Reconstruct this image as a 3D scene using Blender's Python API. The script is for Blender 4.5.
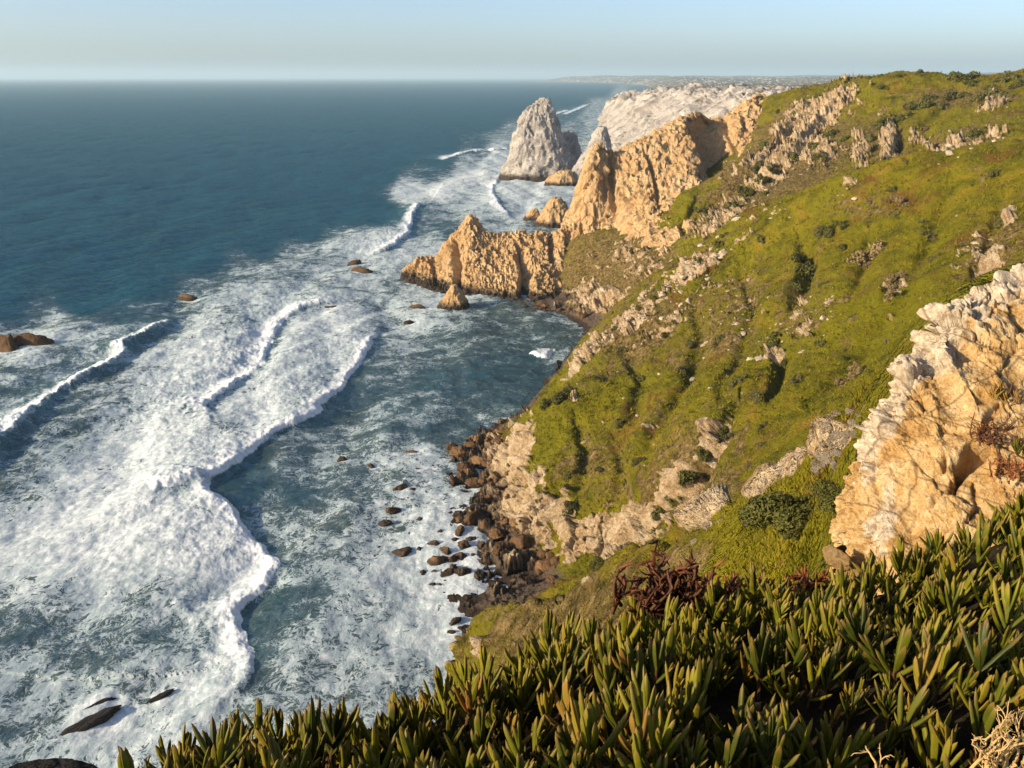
import bpy, math, random
import numpy as np
from mathutils import Vector, Matrix

rng = np.random.default_rng(7)
random.seed(7)
SC = bpy.context.scene
COL = SC.collection
for o in list(bpy.data.objects):
    bpy.data.objects.remove(o)

# ------------------------------------------------------------------ camera, sky, sun, exposure
H = 120.0                      # eye height above the sea
F = 900.0                      # focal length in pixels at 1024 px width
PITCH = math.atan(307.0 / F)
CP, SP = math.cos(PITCH), math.sin(PITCH)
cam = bpy.data.cameras.new('camera')
cam.sensor_width = 36.0
cam.lens = F / 1024.0 * 36.0
cam.clip_start = 0.05
cam.clip_end = 200000.0
camo = bpy.data.objects.new('camera', cam)
COL.objects.link(camo)
camo.location = (0, 0, H)
camo.rotation_euler = (math.pi / 2 - PITCH, 0, 0)
SC.camera = camo

SUN_EL = math.radians(19.5)
TOSUN = np.array([-0.93, -0.37])
TOSUN /= np.linalg.norm(TOSUN)
SUN_AZ = math.atan2(TOSUN[0], TOSUN[1])         # clockwise from +Y
world = bpy.data.worlds.new('World')
SC.world = world
world.use_nodes = True
wn = world.node_tree
sky = wn.nodes.new('ShaderNodeTexSky')
sky.sky_type = 'NISHITA'
sky.sun_disc = False
sky.sun_elevation = SUN_EL
sky.sun_rotation = SUN_AZ
sky.altitude = 50
sky.air_density = 0.65
sky.dust_density = 1.6
sky.ozone_density = 1.8
bg = wn.nodes['Background']
bg.inputs['Strength'].default_value = 0.14
wn.links.new(sky.outputs[0], bg.inputs['Color'])

sun = bpy.data.lights.new('sun', 'SUN')
sun.energy = 5.0
sun.angle = math.radians(0.5)
sun.color = (1.0, 0.83, 0.58)
suno = bpy.data.objects.new('sun', sun)
COL.objects.link(suno)
sd = Vector((TOSUN[0] * math.cos(SUN_EL), TOSUN[1] * math.cos(SUN_EL), math.sin(SUN_EL)))
suno.rotation_euler = sd.to_track_quat('Z', 'Y').to_euler()
suno.location = (-200, -100, 300)

SC.view_settings.view_transform = 'Standard'
SC.view_settings.look = 'None'
SC.view_settings.exposure = 0.66
SC.view_settings.gamma = 1.0
SC.render.engine = 'CYCLES'
SC.cycles.use_denoising = True
SC.cycles.max_bounces = 5
SC.cycles.diffuse_bounces = 3
SC.cycles.glossy_bounces = 2
SC.cycles.volume_bounces = 0
SC.cycles.transmission_bounces = 2
SC.cycles.transparent_max_bounces = 4
SC.cycles.caustics_reflective = False
SC.cycles.caustics_refractive = False


# ------------------------------------------------------------------ helpers
def ray(u, v):
    a = (np.asarray(u, float) - 512) / F
    b = (384 - np.asarray(v, float)) / F
    return a, CP + b * SP, -SP + b * CP


def P(u, v, Y=None, z=None):
    """point of the place seen at photo pixel (u, v), at forward distance Y or height z"""
    a, y, zz = ray(u, v)
    t = (Y / y) if Y is not None else (z - H) / zz
    return np.array([a * t, y * t, H + zz * t])


def project(X, Y, Z):
    yc = Y * SP + (Z - H) * CP
    zc = Y * CP - (Z - H) * SP
    zc = np.where(zc < 1e-3, 1e-3, zc)
    return 512 + F * X / zc, 384 - F * yc / zc


_perm = np.random.default_rng(11).permutation(512).astype(np.int32)
_perm = np.concatenate([_perm, _perm, _perm])
_grad = np.random.default_rng(12).normal(size=(512, 3)).astype(np.float32)
_grad /= np.linalg.norm(_grad, axis=1, keepdims=True)


def perlin(x, y, z):
    x = np.asarray(x, np.float32); y = np.asarray(y, np.float32); z = np.asarray(z, np.float32)
    x, y, z = np.broadcast_arrays(x, y, z)
    xi = np.floor(x).astype(np.int32); yi = np.floor(y).astype(np.int32); zi = np.floor(z).astype(np.int32)
    xf = x - xi; yf = y - yi; zf = z - zi
    u = xf * xf * xf * (xf * (xf * 6 - 15) + 10)
    v = yf * yf * yf * (yf * (yf * 6 - 15) + 10)
    w = zf * zf * zf * (zf * (zf * 6 - 15) + 10)
    xi &= 511; yi &= 511; zi &= 511

    def g(dx, dy, dz):
        h = _perm[_perm[_perm[xi + dx] + yi + dy] + zi + dz]
        gr = _grad[h]
        return gr[..., 0] * (xf - dx) + gr[..., 1] * (yf - dy) + gr[..., 2] * (zf - dz)
    x00 = g(0, 0, 0) * (1 - u) + g(1, 0, 0) * u
    x10 = g(0, 1, 0) * (1 - u) + g(1, 1, 0) * u
    x01 = g(0, 0, 1) * (1 - u) + g(1, 0, 1) * u
    x11 = g(0, 1, 1) * (1 - u) + g(1, 1, 1) * u
    return ((x00 * (1 - v) + x10 * v) * (1 - w) + (x01 * (1 - v) + x11 * v) * w) * 1.5


def fbm(x, y, z, octv=4, gain=0.5, lac=2.03):
    s = 0; a = 1.0; n = 0
    for i in range(octv):
        s = s + a * perlin(x + 17.3 * i, y - 9.1 * i, z + 4.7 * i)
        n += a; a *= gain; x = x * lac; y = y * lac; z = z * lac
    return s / n


def ridged(x, y, z, octv=4, gain=0.5, lac=2.03):
    s = 0; a = 1.0; n = 0
    for i in range(octv):
        s = s + a * (1 - 2 * np.abs(perlin(x + 7.7 * i, y + 3.1 * i, z - 5.3 * i)))
        n += a; a *= gain; x = x * lac; y = y * lac; z = z * lac
    return s / n


def blocks(x, y, z, crack=0.22, seed=0, tilt=0.9):
    """jointed rock: cells that stand forward or back and face their own way, dark joints between; about -0.5..0.5"""
    sh = x.shape
    w = 0.22 * perlin(x * 1.6, y * 1.6, z * 1.6)
    p = np.stack([np.ravel(x + w), np.ravel(y - w), np.ravel(z + w)], 1).astype(np.float32)
    c = np.floor(p).astype(np.int32); f = p - c
    d1 = np.full(len(p), 9, np.float32); d2 = np.full(len(p), 9, np.float32); hh = np.zeros(len(p), np.int32); tl = np.zeros(len(p), np.float32)
    for i in (-1, 0, 1):
        for j in (-1, 0, 1):
            for k in (-1, 0, 1):
                h = _perm[_perm[_perm[(c[:, 0] + i + seed) & 511] + ((c[:, 1] + j) & 511)] + ((c[:, 2] + k) & 511)]
                q = _grad[h] * 0.48 + 0.5 + np.array([i, j, k], np.float32) - f
                d = (q * q).sum(1)
                m = d < d1
                d2 = np.where(m, d1, np.minimum(d2, d))
                d1 = np.where(m, d, d1)
                hh = np.where(m, h, hh)
                tl = np.where(m, (q * _grad[(h * 7 + 3) & 511]).sum(1), tl)
    e = np.sqrt(d2) - np.sqrt(d1)
    r = (hh % 97) / 96.0 - 0.5 + tilt * tl - crack * np.exp(-(e / 0.07) ** 2)
    return r.reshape(sh)


def sstep(a, b, x):
    t = np.clip((x - a) / (b - a), 0, 1)
    return t * t * (3 - 2 * t)


def grid_normals(V):
    du = np.gradient(V, axis=1); dv = np.gradient(V, axis=0)
    n = np.cross(du, dv)
    n /= np.linalg.norm(n, axis=2, keepdims=True) + 1e-9
    return n


def raw_mesh(name, verts, quads=None, tris=None, attrs=None, smooth=True):
    me = bpy.data.meshes.new(name)
    verts = np.asarray(verts, np.float32).reshape(-1, 3)
    nq = 0 if quads is None else len(quads); nt = 0 if tris is None else len(tris)
    idx = []
    if nq: idx.append(np.asarray(quads, np.int32).ravel())
    if nt: idx.append(np.asarray(tris, np.int32).ravel())
    idx = np.concatenate(idx)
    me.vertices.add(len(verts)); me.vertices.foreach_set('co', verts.ravel())
    me.loops.add(len(idx)); me.loops.foreach_set('vertex_index', idx)
    me.polygons.add(nq + nt)
    ls = np.concatenate([np.arange(nq) * 4, nq * 4 + np.arange(nt) * 3]).astype(np.int32)
    me.polygons.foreach_set('loop_start', ls)
    me.polygons.foreach_set('use_smooth', np.full(nq + nt, smooth, bool))
    me.update(calc_edges=True)
    me.validate()
    for k, a in (attrs or {}).items():
        at = me.attributes.new(k, 'FLOAT', 'POINT')
        at.data.foreach_set('value', np.asarray(a, np.float32).ravel())
    return me


def grid_quads(R, C, wrap=False):
    i = np.arange(R * C).reshape(R, C)
    if wrap:
        j = np.roll(i, -1, axis=1)
        return np.stack([i[:-1], j[:-1], j[1:], i[1:]], -1).reshape(-1, 4)
    return np.stack([i[:-1, :-1], i[:-1, 1:], i[1:, 1:], i[1:, :-1]], -1).reshape(-1, 4)


def link(name, me, mat=None, parent=None, loc=None):
    o = bpy.data.objects.new(name, me)
    COL.objects.link(o)
    if mat is not None and me is not None and not me.materials:
        me.materials.append(mat)
    if parent: o.parent = parent
    if loc is not None: o.location = loc
    return o


def tag(o, label=None, cat=None, group=None, kind=None):
    if label: o['label'] = label
    if cat: o['category'] = cat
    if group: o['group'] = group
    if kind: o['kind'] = kind
    return o


def catmull(A, n):
    """resample the first axis of control array A to n rows, Catmull-Rom"""
    A = np.asarray(A, float); m = len(A)
    t = np.linspace(0, m - 1, n)
    i = np.clip(np.floor(t).astype(int), 0, m - 2); f = (t - i)
    p1 = A[i]; p2 = A[i + 1]
    p0 = np.where((i > 0).reshape(-1, *[1] * (A.ndim - 1)), A[np.clip(i - 1, 0, m - 1)], 2 * p1 - p2)
    p3 = np.where((i < m - 2).reshape(-1, *[1] * (A.ndim - 1)), A[np.clip(i + 2, 0, m - 1)], 2 * p2 - p1)
    f = f.reshape(-1, *[1] * (A.ndim - 1))
    m1 = (p2 - p0) * 0.4; m2 = (p3 - p1) * 0.4
    f2 = f * f; f3 = f2 * f
    return (2 * f3 - 3 * f2 + 1) * p1 + (f3 - 2 * f2 + f) * m1 + (-2 * f3 + 3 * f2) * p2 + (f3 - f2) * m2


# ------------------------------------------------------------------ material builder
class NB:
    def __init__(self, name):
        self.m = bpy.data.materials.new(name); self.m.use_nodes = True
        self.t = self.m.node_tree; self.n = self.t.nodes; self.l = self.t.links
        self.bsdf = self.n['Principled BSDF']
        self.out = self.n['Material Output']
        tc = self.n.new('ShaderNodeTexCoord'); self.obj = tc.outputs['Object']
        self.geo = self.n.new('ShaderNodeNewGeometry')

    def set(self, sock, v):
        if hasattr(v, 'node'): self.l.new(v, sock)
        elif isinstance(v, (tuple, list)) and len(v) == 3 and sock.type == 'RGBA': sock.default_value = (*v, 1)
        else: sock.default_value = v

    def noise(self, scale, detail=4, rough=0.55, dist=0.0, vec=None, out='Fac', lac=2.0):
        n = self.n.new('ShaderNodeTexNoise')
        n.inputs['Scale'].default_value = scale; n.inputs['Detail'].default_value = detail
        n.inputs['Roughness'].default_value = rough; n.inputs['Distortion'].default_value = dist
        n.inputs['Lacunarity'].default_value = lac
        self.l.new(vec if vec is not None else self.obj, n.inputs['Vector'])
        return n.outputs[out]

    def voro(self, scale, feature='F1', vec=None, out='Distance', rand=1.0):
        n = self.n.new('ShaderNodeTexVoronoi'); n.feature = feature
        n.inputs['Scale'].default_value = scale; n.inputs['Randomness'].default_value = rand
        self.l.new(vec if vec is not None else self.obj, n.inputs['Vector'])
        return n.outputs[out]

    def map(self, scale=(1, 1, 1), rot=(0, 0, 0), vec=None):
        n = self.n.new('ShaderNodeMapping')
        n.inputs['Scale'].default_value = scale; n.inputs['Rotation'].default_value = rot
        self.l.new(vec if vec is not None else self.obj, n.inputs['Vector'])
        return n.outputs[0]

    def math(self, op, a, b=0.0, c=0.0, clamp=False):
        n = self.n.new('ShaderNodeMath'); n.operation = op; n.use_clamp = clamp
        self.set(n.inputs[0], a); self.set(n.inputs[1], b)
        if len(n.inputs) > 2: self.set(n.inputs[2], c)
        return n.outputs[0]

    def step(self, a, b, x):
        n = self.n.new('ShaderNodeMapRange'); n.interpolation_type = 'SMOOTHSTEP'
        self.set(n.inputs['Value'], x); self.set(n.inputs['From Min'], a); self.set(n.inputs['From Max'], b)
        return n.outputs['Result']

    def mix(self, f, a, b):
        n = self.n.new('ShaderNodeMix'); n.data_type = 'RGBA'
        self.set(n.inputs[0], f); self.set(n.inputs[6], a); self.set(n.inputs[7], b)
        return n.outputs[2]

    def ramp(self, f, stops):
        n = self.n.new('ShaderNodeValToRGB'); r = n.color_ramp
        while len(r.elements) < len(stops): r.elements.new(0.5)
        for e, (p, c) in zip(r.elements, stops):
            e.position = p; e.color = (*c, 1)
        self.set(n.inputs[0], f)
        return n.outputs[0]

    def attr(self, name):
        n = self.n.new('ShaderNodeAttribute'); n.attribute_name = name
        return n.outputs['Fac']

    def sep(self, vec):
        n = self.n.new('ShaderNodeSeparateXYZ'); self.l.new(vec, n.inputs[0])
        return n.outputs

    def rand(self):
        return self.n.new('ShaderNodeObjectInfo').outputs['Random']

    def bump(self, h, strength=0.5, dist=0.1, normal=None):
        n = self.n.new('ShaderNodeBump')
        n.inputs['Strength'].default_value = strength; n.inputs['Distance'].default_value = dist
        self.set(n.inputs['Height'], h)
        if normal is not None: self.l.new(normal, n.inputs['Normal'])
        return n.outputs[0]

    def fin(self, color=None, rough=0.9, spec=0.2, normal=None):
        b = self.bsdf
        if color is not None: self.set(b.inputs['Base Color'], color)
        self.set(b.inputs['Roughness'], rough)
        self.set(b.inputs['Specular IOR Level'], spec)
        if normal is not None: self.l.new(normal, b.inputs['Normal'])
        return self.m


def rock_material(name, c_lo, c_mid, c_hi, scale=1.0, wet=None, green=None, bumpd=0.3, moss_c=(0.11, 0.11, 0.015),
                  strata=(1, 1, 1), lichen=None, vary=None, bed=False):
    b = NB(name)
    v = b.map(scale=strata)
    n1 = b.noise(0.06 * scale, 6, 0.65, 0.6, v)
    n2 = b.noise(0.5 * scale, 6, 0.7, 0.3, v)
    n3 = b.noise(2.5 * scale, 5, 0.7, 0, v)
    f = b.math('ADD', b.math('MULTIPLY', n1, 0.5), b.math('MULTIPLY', n2, 0.5))
    c = b.ramp(f, [(0.30, c_lo), (0.47, c_mid), (0.66, c_hi)])
    c = b.mix(b.step(0.45, 0.75, n3), c, tuple(x * 0.62 for x in c_mid))
    if bed:
        bv = b.sep(b.map(rot=(0.5, 0.28, 0), scale=(1, 1, 1)))[2]
        bw = b.math('ADD', b.math('MULTIPLY', bv, 0.22), b.math('MULTIPLY', n1, 3.0))
        bs = b.math('SINE', bw)
        c = b.mix(b.math('MULTIPLY', b.step(0.45, 0.98, bs), 0.40), c, tuple(x * 0.8 for x in c_lo))
    if lichen:
        c = b.mix(b.step(0.56, 0.66, b.noise(0.9 * scale, 6, 0.7, 1.0)), c, lichen)
    if green is not None:
        up = b.sep(b.geo.outputs['Normal'])[2]
        g = b.math('ADD', up, b.math('MULTIPLY', b.math('SUBTRACT', b.noise(0.12 * scale, 5, 0.65), 0.5), 1.2))
        c = b.mix(b.step(green, green + 0.15, g), c, b.mix(n2, moss_c, tuple(x * 1.7 for x in moss_c)))
    if vary: c = b.mix(b.math('MULTIPLY', b.rand(), vary), c, tuple(x * 0.35 for x in c_mid))
    if wet is not None:
        z = b.sep(b.geo.outputs['Position'])[2]
        zz = b.math('ADD', z, b.math('MULTIPLY', b.math('SUBTRACT', n2, 0.5), wet))
        w = b.step(wet * 0.4, wet, zz)
        c = b.mix(w, (0.05, 0.036, 0.026), c)
    h = b.math('ADD', b.math('MULTIPLY', n2, 1.0), b.math('MULTIPLY', n3, 0.35))
    vd = b.voro(0.9 * scale, 'DISTANCE_TO_EDGE', b.map(scale=(1, 1, 0.5)))
    h = b.math('ADD', h, b.math('MULTIPLY', b.step(0.0, 0.12, vd), 0.22))
    nm = b.bump(h, 0.9, bumpd)
    return b.fin(c, 0.92, 0.15, nm)


M_CLIFF = rock_material('orange_cliff_rock', (0.28, 0.155, 0.066), (0.49, 0.31, 0.145), (0.63, 0.47, 0.28), 1.0, wet=6.0, green=0.93, bumpd=1.2)
M_PALE = rock_material('pale_cliff_rock', (0.19, 0.165, 0.145), (0.38, 0.34, 0.30), (0.56, 0.51, 0.45), 0.35, wet=9.0, green=0.95, bumpd=2.0,
                       moss_c=(0.12, 0.10, 0.04), strata=(1, 1, 3.0), bed=True)
M_SHORE = rock_material('brown_shore_rock', (0.07, 0.042, 0.022), (0.17, 0.095, 0.045), (0.30, 0.18, 0.09), 1.6, wet=1.5, bumpd=0.5, vary=0.9)
M_DARK = rock_material('dark_surf_rock', (0.03, 0.018, 0.010), (0.09, 0.05, 0.025), (0.17, 0.10, 0.05), 1.6, bumpd=0.6)
M_REEF = rock_material('black_reef_rock', (0.012, 0.010, 0.010), (0.03, 0.025, 0.022), (0.05, 0.042, 0.036), 1.6, bumpd=0.3)
M_STONE = rock_material('pale_hill_stone', (0.24, 0.17, 0.105), (0.45, 0.36, 0.255), (0.58, 0.50, 0.38), 2.0, bumpd=0.25, vary=0.5)
b = NB('ochre_outcrop_rock')
q = b.noise(3.2, 6, .68, .6); q2 = b.noise(14, 6, .7, .3); q3 = b.noise(55, 4, .7)
oc = b.ramp(b.math('ADD', b.math('MULTIPLY', q, .55), b.math('MULTIPLY', q2, .45)), [(.34, (0.24, 0.125, 0.035)), (.46, (0.44, 0.265, 0.10)), (.57, (0.57, 0.40, 0.20)), (.70, (0.68, 0.52, 0.30))])
pl = b.ramp(q2, [(.32, (0.27, 0.19, 0.12)), (.48, (0.50, 0.40, 0.28)), (.64, (0.64, 0.55, 0.42))])
pm = b.math('ADD', b.attr('pale'), b.math('MULTIPLY', b.math('SUBTRACT', q, .5), 1.5))
oc = b.mix(b.step(.30, .62, pm), oc, pl)
oc = b.mix(b.step(.60, .68, b.noise(8, 6, .75, 1.2)), oc, (0.42, 0.20, 0.025))
oc = b.mix(b.step(.60, .70, q3), oc, (0.16, 0.10, 0.05))
oc = b.mix(b.math('MULTIPLY', b.step(.02, .0, b.voro(1.1, 'DISTANCE_TO_EDGE', b.map(rot=(.4, .5, .2), scale=(1, 1, 1.7)))), .6), oc, (0.10, 0.06, 0.03))
M_OUTCROP = b.fin(oc, .93, .12, b.bump(b.math('ADD', q2, b.math('MULTIPLY', q3, .4)), 1.0, .045))


# ------------------------------------------------------------------ hillside terrain
CT = []            # control points x, y, z


def add(*pts):
    for p in pts: CT.append(np.asarray(p, float))


def line(pts, n=3):
    pts = [np.asarray(p, float) for p in pts]
    for a, b in zip(pts[:-1], pts[1:]):
        for k in range(n): CT.append(a + (b - a) * k / n)
    CT.append(pts[-1])


# coast, from under the camera to the beach behind the fin
line([(-70, -60, 0), (-60, 20, 0), (-42, 70, 0), (-28, 105, 0), (-14, 140, 0.3), (-6, 165, 0.5)], 3)
line([P(506, 628, z=0.8), P(500, 600, z=0.8), P(486, 548, z=0.8), P(470, 510, z=0.8), P(462, 482, z=0.5), P(452, 462, z=0.3), P(480, 440, z=0.3),
      P(508, 421, z=0.5), P(530, 404, z=0.8), P(560, 369, z=0.8), P(590, 331, z=0.8), P(575, 316, z=0.8), P(545, 303, z=0.8), (10, 560, -1), (30, 640, -2), (60, 690, -2), (110, 720, -2), (150, 760, -2), (200, 900, -2)], 3)
# sea bed
add((-120, 0, -12), (-120, 150, -12), (-60, 180, -5), (-90, 300, -10), (-60, 400, -8), (-40, 500, -4), (-100, 600, -10), (-20, 600, -4), (-30, 260, -2.5),
    (-25, 215, -2.5), (-22, 300, -3), (10, 360, -3), (20, 430, -3), (-8, 470, -3), (-30, 700, -8), (40, 800, -8), (60, 1000, -10), (0, 1400, -10), (150, 1100, -6), (180, 1400, -6))
# lower cliff of the main slope: brow and foot
line([P(539, 410, Y=263), P(535, 440, Y=251), P(530, 467, Y=243), P(535, 494, Y=223), P(556, 504, Y=218), P(584, 506, Y=207), P(615, 502, Y=204), P(650, 510, Y=189)], 3)
line([P(512, 432, Y=277), P(503, 463, z=4.5), P(507, 483, z=4), P(513, 514, z=4), P(544, 530, z=7), P(556, 561, z=4), P(572, 561, z=6), P(611, 555, z=9)], 3)
add(P(654, 540, Y=181))
# silhouette towards the sea and crest of the main slope
line([P(540, 404, Y=308), P(560, 371, Y=346), P(590, 330, Y=392), P(615, 310, Y=396), P(640, 289, Y=398), P(670, 268, Y=392), P(700, 249, Y=385), P(722, 230, Y=378), P(745, 212, Y=370),
      P(770, 203, Y=360), P(795, 194, Y=350), P(825, 183, Y=338), P(858, 173, Y=325), P(890, 169, Y=315), P(918, 166, Y=305), P(975, 154, Y=295), P(1024, 144, Y=285), P(1110, 128, Y=268), P(1250, 105, Y=240), P(1500, 90, Y=200)], 3)
# body of the main slope
add(P(600, 400, Y=255), P(560, 450, Y=240), P(600, 450, Y=228), P(650, 450, Y=207), P(650, 500, Y=192), P(600, 350, Y=320), P(650, 350, Y=300), P(700, 400, Y=215), P(700, 320, Y=300),
    P(800, 400, Y=180), P(800, 300, Y=260), P(800, 240, Y=320), P(900, 400, Y=150), P(900, 300, Y=220), P(900, 220, Y=285), P(1000, 250, Y=225), P(1000, 180, Y=272),
    P(950, 350, Y=170), P(1024, 300, Y=180), P(700, 450, Y=185), P(750, 350, Y=245), P(750, 260, Y=330), P(1100, 250, Y=190), P(1200, 200, Y=190), P(850, 270, Y=262), P(850, 340, Y=215))
# gully between it and the near spur
line([P(900, 460, Y=104), P(800, 470, Y=130), P(720, 510, Y=145), P(650, 548, Y=163), P(590, 577, Y=180), P(540, 600, Y=186)], 3)
add((95, 90, 98), (130, 95, 106), (60, 60, 100), (90, 40, 112))
# near spur: crest, camera side, seaward foot
line([P(1024, 330, Y=8.5), P(900, 400, Y=8.8), P(835, 445, Y=10.5), P(795, 475, Y=14), P(750, 486, Y=18), P(720, 512, Y=23), P(690, 537, Y=28), P(630, 542, Y=42), P(583, 574, Y=56), P(540, 609, Y=72), P(500, 632, Y=83), P(470, 652, Y=90)], 3)
line([P(860, 525, Y=8.5), P(800, 540, Y=11), P(750, 555, Y=14), P(650, 580, Y=26), P(600, 605, Y=37), P(560, 630, Y=46), P(520, 655, Y=58), P(470, 690, Y=72)], 2)
line([(5, 78, 47), (2, 100, 34), (-1, 125, 16), (0, 150, 5), (4, 168, 2.5)], 2)
line([(9, 30, 97), (12, 45, 85), (14, 70, 62), (17, 100, 45), (19, 130, 32), (20, 155, 20)], 2)
line([(7.5, 17, 110.5), (9, 22, 106)], 2)
add((-3, 6, 112.5), (-1, 9, 109), (0, 20, 99), (-5, 12, 100), (-10, 20, 84), (-12, 40, 62), (-16, 60, 30), (-25, 40, 36), (-40, 30, 14), (-14, 90, 14), (-12, 115, 5),
    (-20, 0, 88), (-8, 2, 110.5), (2.2, 5, 115.3), (4, 4, 117), (1, 3.3, 116.6), (-2, 3, 116.2), (6, 6, 117.6), (9, 7, 118.5), (15, 5, 119.5), (25, 20, 116), (15, 14, 115.5), (12, 25, 109), (30, 45, 106), (20, 40, 99))
# valley behind the main crest
line([(60, 440, 17), (76, 420, 33), (95, 416, 46), (110, 412, 57), (128, 398, 67), (146, 373, 76), (166, 343, 87), (192, 322, 94), (240, 300, 99)], 2)
# upper hill
line([P(660, 262, Y=445), P(685, 240, Y=448), P(720, 212, Y=468), P(770, 182, Y=478), P(830, 166, Y=470), P(900, 150, Y=450), P(1000, 130, Y=420), P(1100, 118, Y=400)], 2)
line([P(700, 205, Y=505), P(730, 170, Y=530), P(760, 140, Y=560), P(800, 138, Y=540), P(850, 120, Y=545), P(900, 110, Y=532), P(950, 101, Y=530), P(1000, 105, Y=500), P(1100, 95, Y=480)], 2)
line([P(757, 101, Y=645), P(775, 96, Y=632), P(800, 90, Y=620), P(825, 87, Y=612), P(845, 83, Y=604), P(870, 77, Y=596), P(900, 73, Y=590), P(935, 72, Y=582), P(960, 78, Y=582), P(980, 81, Y=585), P(1000, 76, Y=575), P(1024, 71, Y=562), P(1120, 66, Y=540), P(1300, 64, Y=500)], 2)
# behind the upper hill and the orange cliff
add((180, 760, 60), (230, 740, 95), (280, 720, 110), (350, 700, 116), (420, 640, 120), (500, 500, 118), (320, 820, 104), (400, 900, 100), (600, 900, 100), (250, 900, 40), (150, 700, 30), (110, 670, 8), (80, 640, 2),
    (600, 300, 116), (350, 300, 112), (300, 200, 108), (200, 100, 110), (500, 0, 118), (200, -50, 118), (50, -60, 116), (600, 1300, 95), (350, 1400, 70), (400, 1100, 90))
# below the orange cliff: scree and beach
add(P(600, 226, Y=548), P(640, 225, Y=525), P(673, 249, Y=462), P(697, 228, Y=488), P(712, 214, Y=505), P(732, 170, Y=552), P(600, 260, Y=510), P(640, 270, Y=470), P(580, 290, z=5), P(610, 300, z=9), P(620, 315, z=8),
    P(650, 250, Y=485), P(570, 270, Y=520), P(560, 305, z=2.2), P(520, 285, Y=535), P(470, 285, z=-1), P(560, 250, Y=545))

CT = np.array(CT)
_, keep = np.unique(np.round(CT[:, :2], 1), axis=0, return_index=True)
CT = CT[keep]
ctr = CT[:, :2]
D = np.linalg.norm(ctr[:, None] - ctr[None], axis=2)
n = len(CT)
A = np.zeros((n + 3, n + 3))
CC = np.clip(0.035 * np.linalg.norm(ctr, axis=1), 0.15, 10)
D = np.sqrt(D ** 2 + CC[None, :] ** 2)
lam = 0.04 * np.clip(np.linalg.norm(ctr, axis=1) / 20, 0.05, 6)
A[:n, :n] = -D + np.diag(-lam * 0 + lam)
A[:n, n] = 1; A[:n, n + 1:] = ctr * 0.01
A[n, :n] = 1; A[n + 1:, :n] = ctr.T * 0.01
W = np.linalg.solve(A, np.concatenate([CT[:, 2], np.zeros(3)]))


def hill_base(x, y):
    sh = x.shape
    q = np.stack([x.ravel(), y.ravel()], 1)
    out = np.empty(len(q))
    for i in range(0, len(q), 40000):
        c = q[i:i + 40000]
        d = np.sqrt(((c[:, None, :] - ctr[None]) ** 2).sum(2) + CC[None, :] ** 2)
        out[i:i + 40000] = -d @ W[:n] + W[n] + (c * 0.01) @ W[n + 1:]
    return out.reshape(sh)


def poly_dist(px, py, pts):
    """distance and signed side to a polyline, and the parameter along it (0..1)"""
    pts = np.asarray(pts, float)
    seg = np.linalg.norm(np.diff(pts, axis=0), axis=1); cum = np.concatenate([[0], np.cumsum(seg)])
    best = np.full(px.shape, 1e9); side = np.zeros(px.shape); par = np.zeros(px.shape)
    for i in range(len(pts) - 1):
        ax, ay = pts[i]; bx, by = pts[i + 1]
        dx, dy = bx - ax, by - ay; L2 = dx * dx + dy * dy
        t = np.clip(((px - ax) * dx + (py - ay) * dy) / L2, 0, 1)
        ex = px - (ax + t * dx); ey = py - (ay + t * dy)
        d = np.hypot(ex, ey)
        m = d < best
        best = np.where(m, d, best)
        side = np.where(m, np.sign(dx * ey - dy * ex), side)
        par = np.where(m, (cum[i] + t * seg[i]) / cum[-1], par)
    return best, side, par


def blob(u, v, cu, cv, ru, rv, ang=0.0):
    c, s = math.cos(math.radians(ang)), math.sin(math.radians(ang))
    du, dv = u - cu, v - cv
    a = (du * c + dv * s) / ru; b = (-du * s + dv * c) / rv
    return np.exp(-(a * a + b * b))


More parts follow.
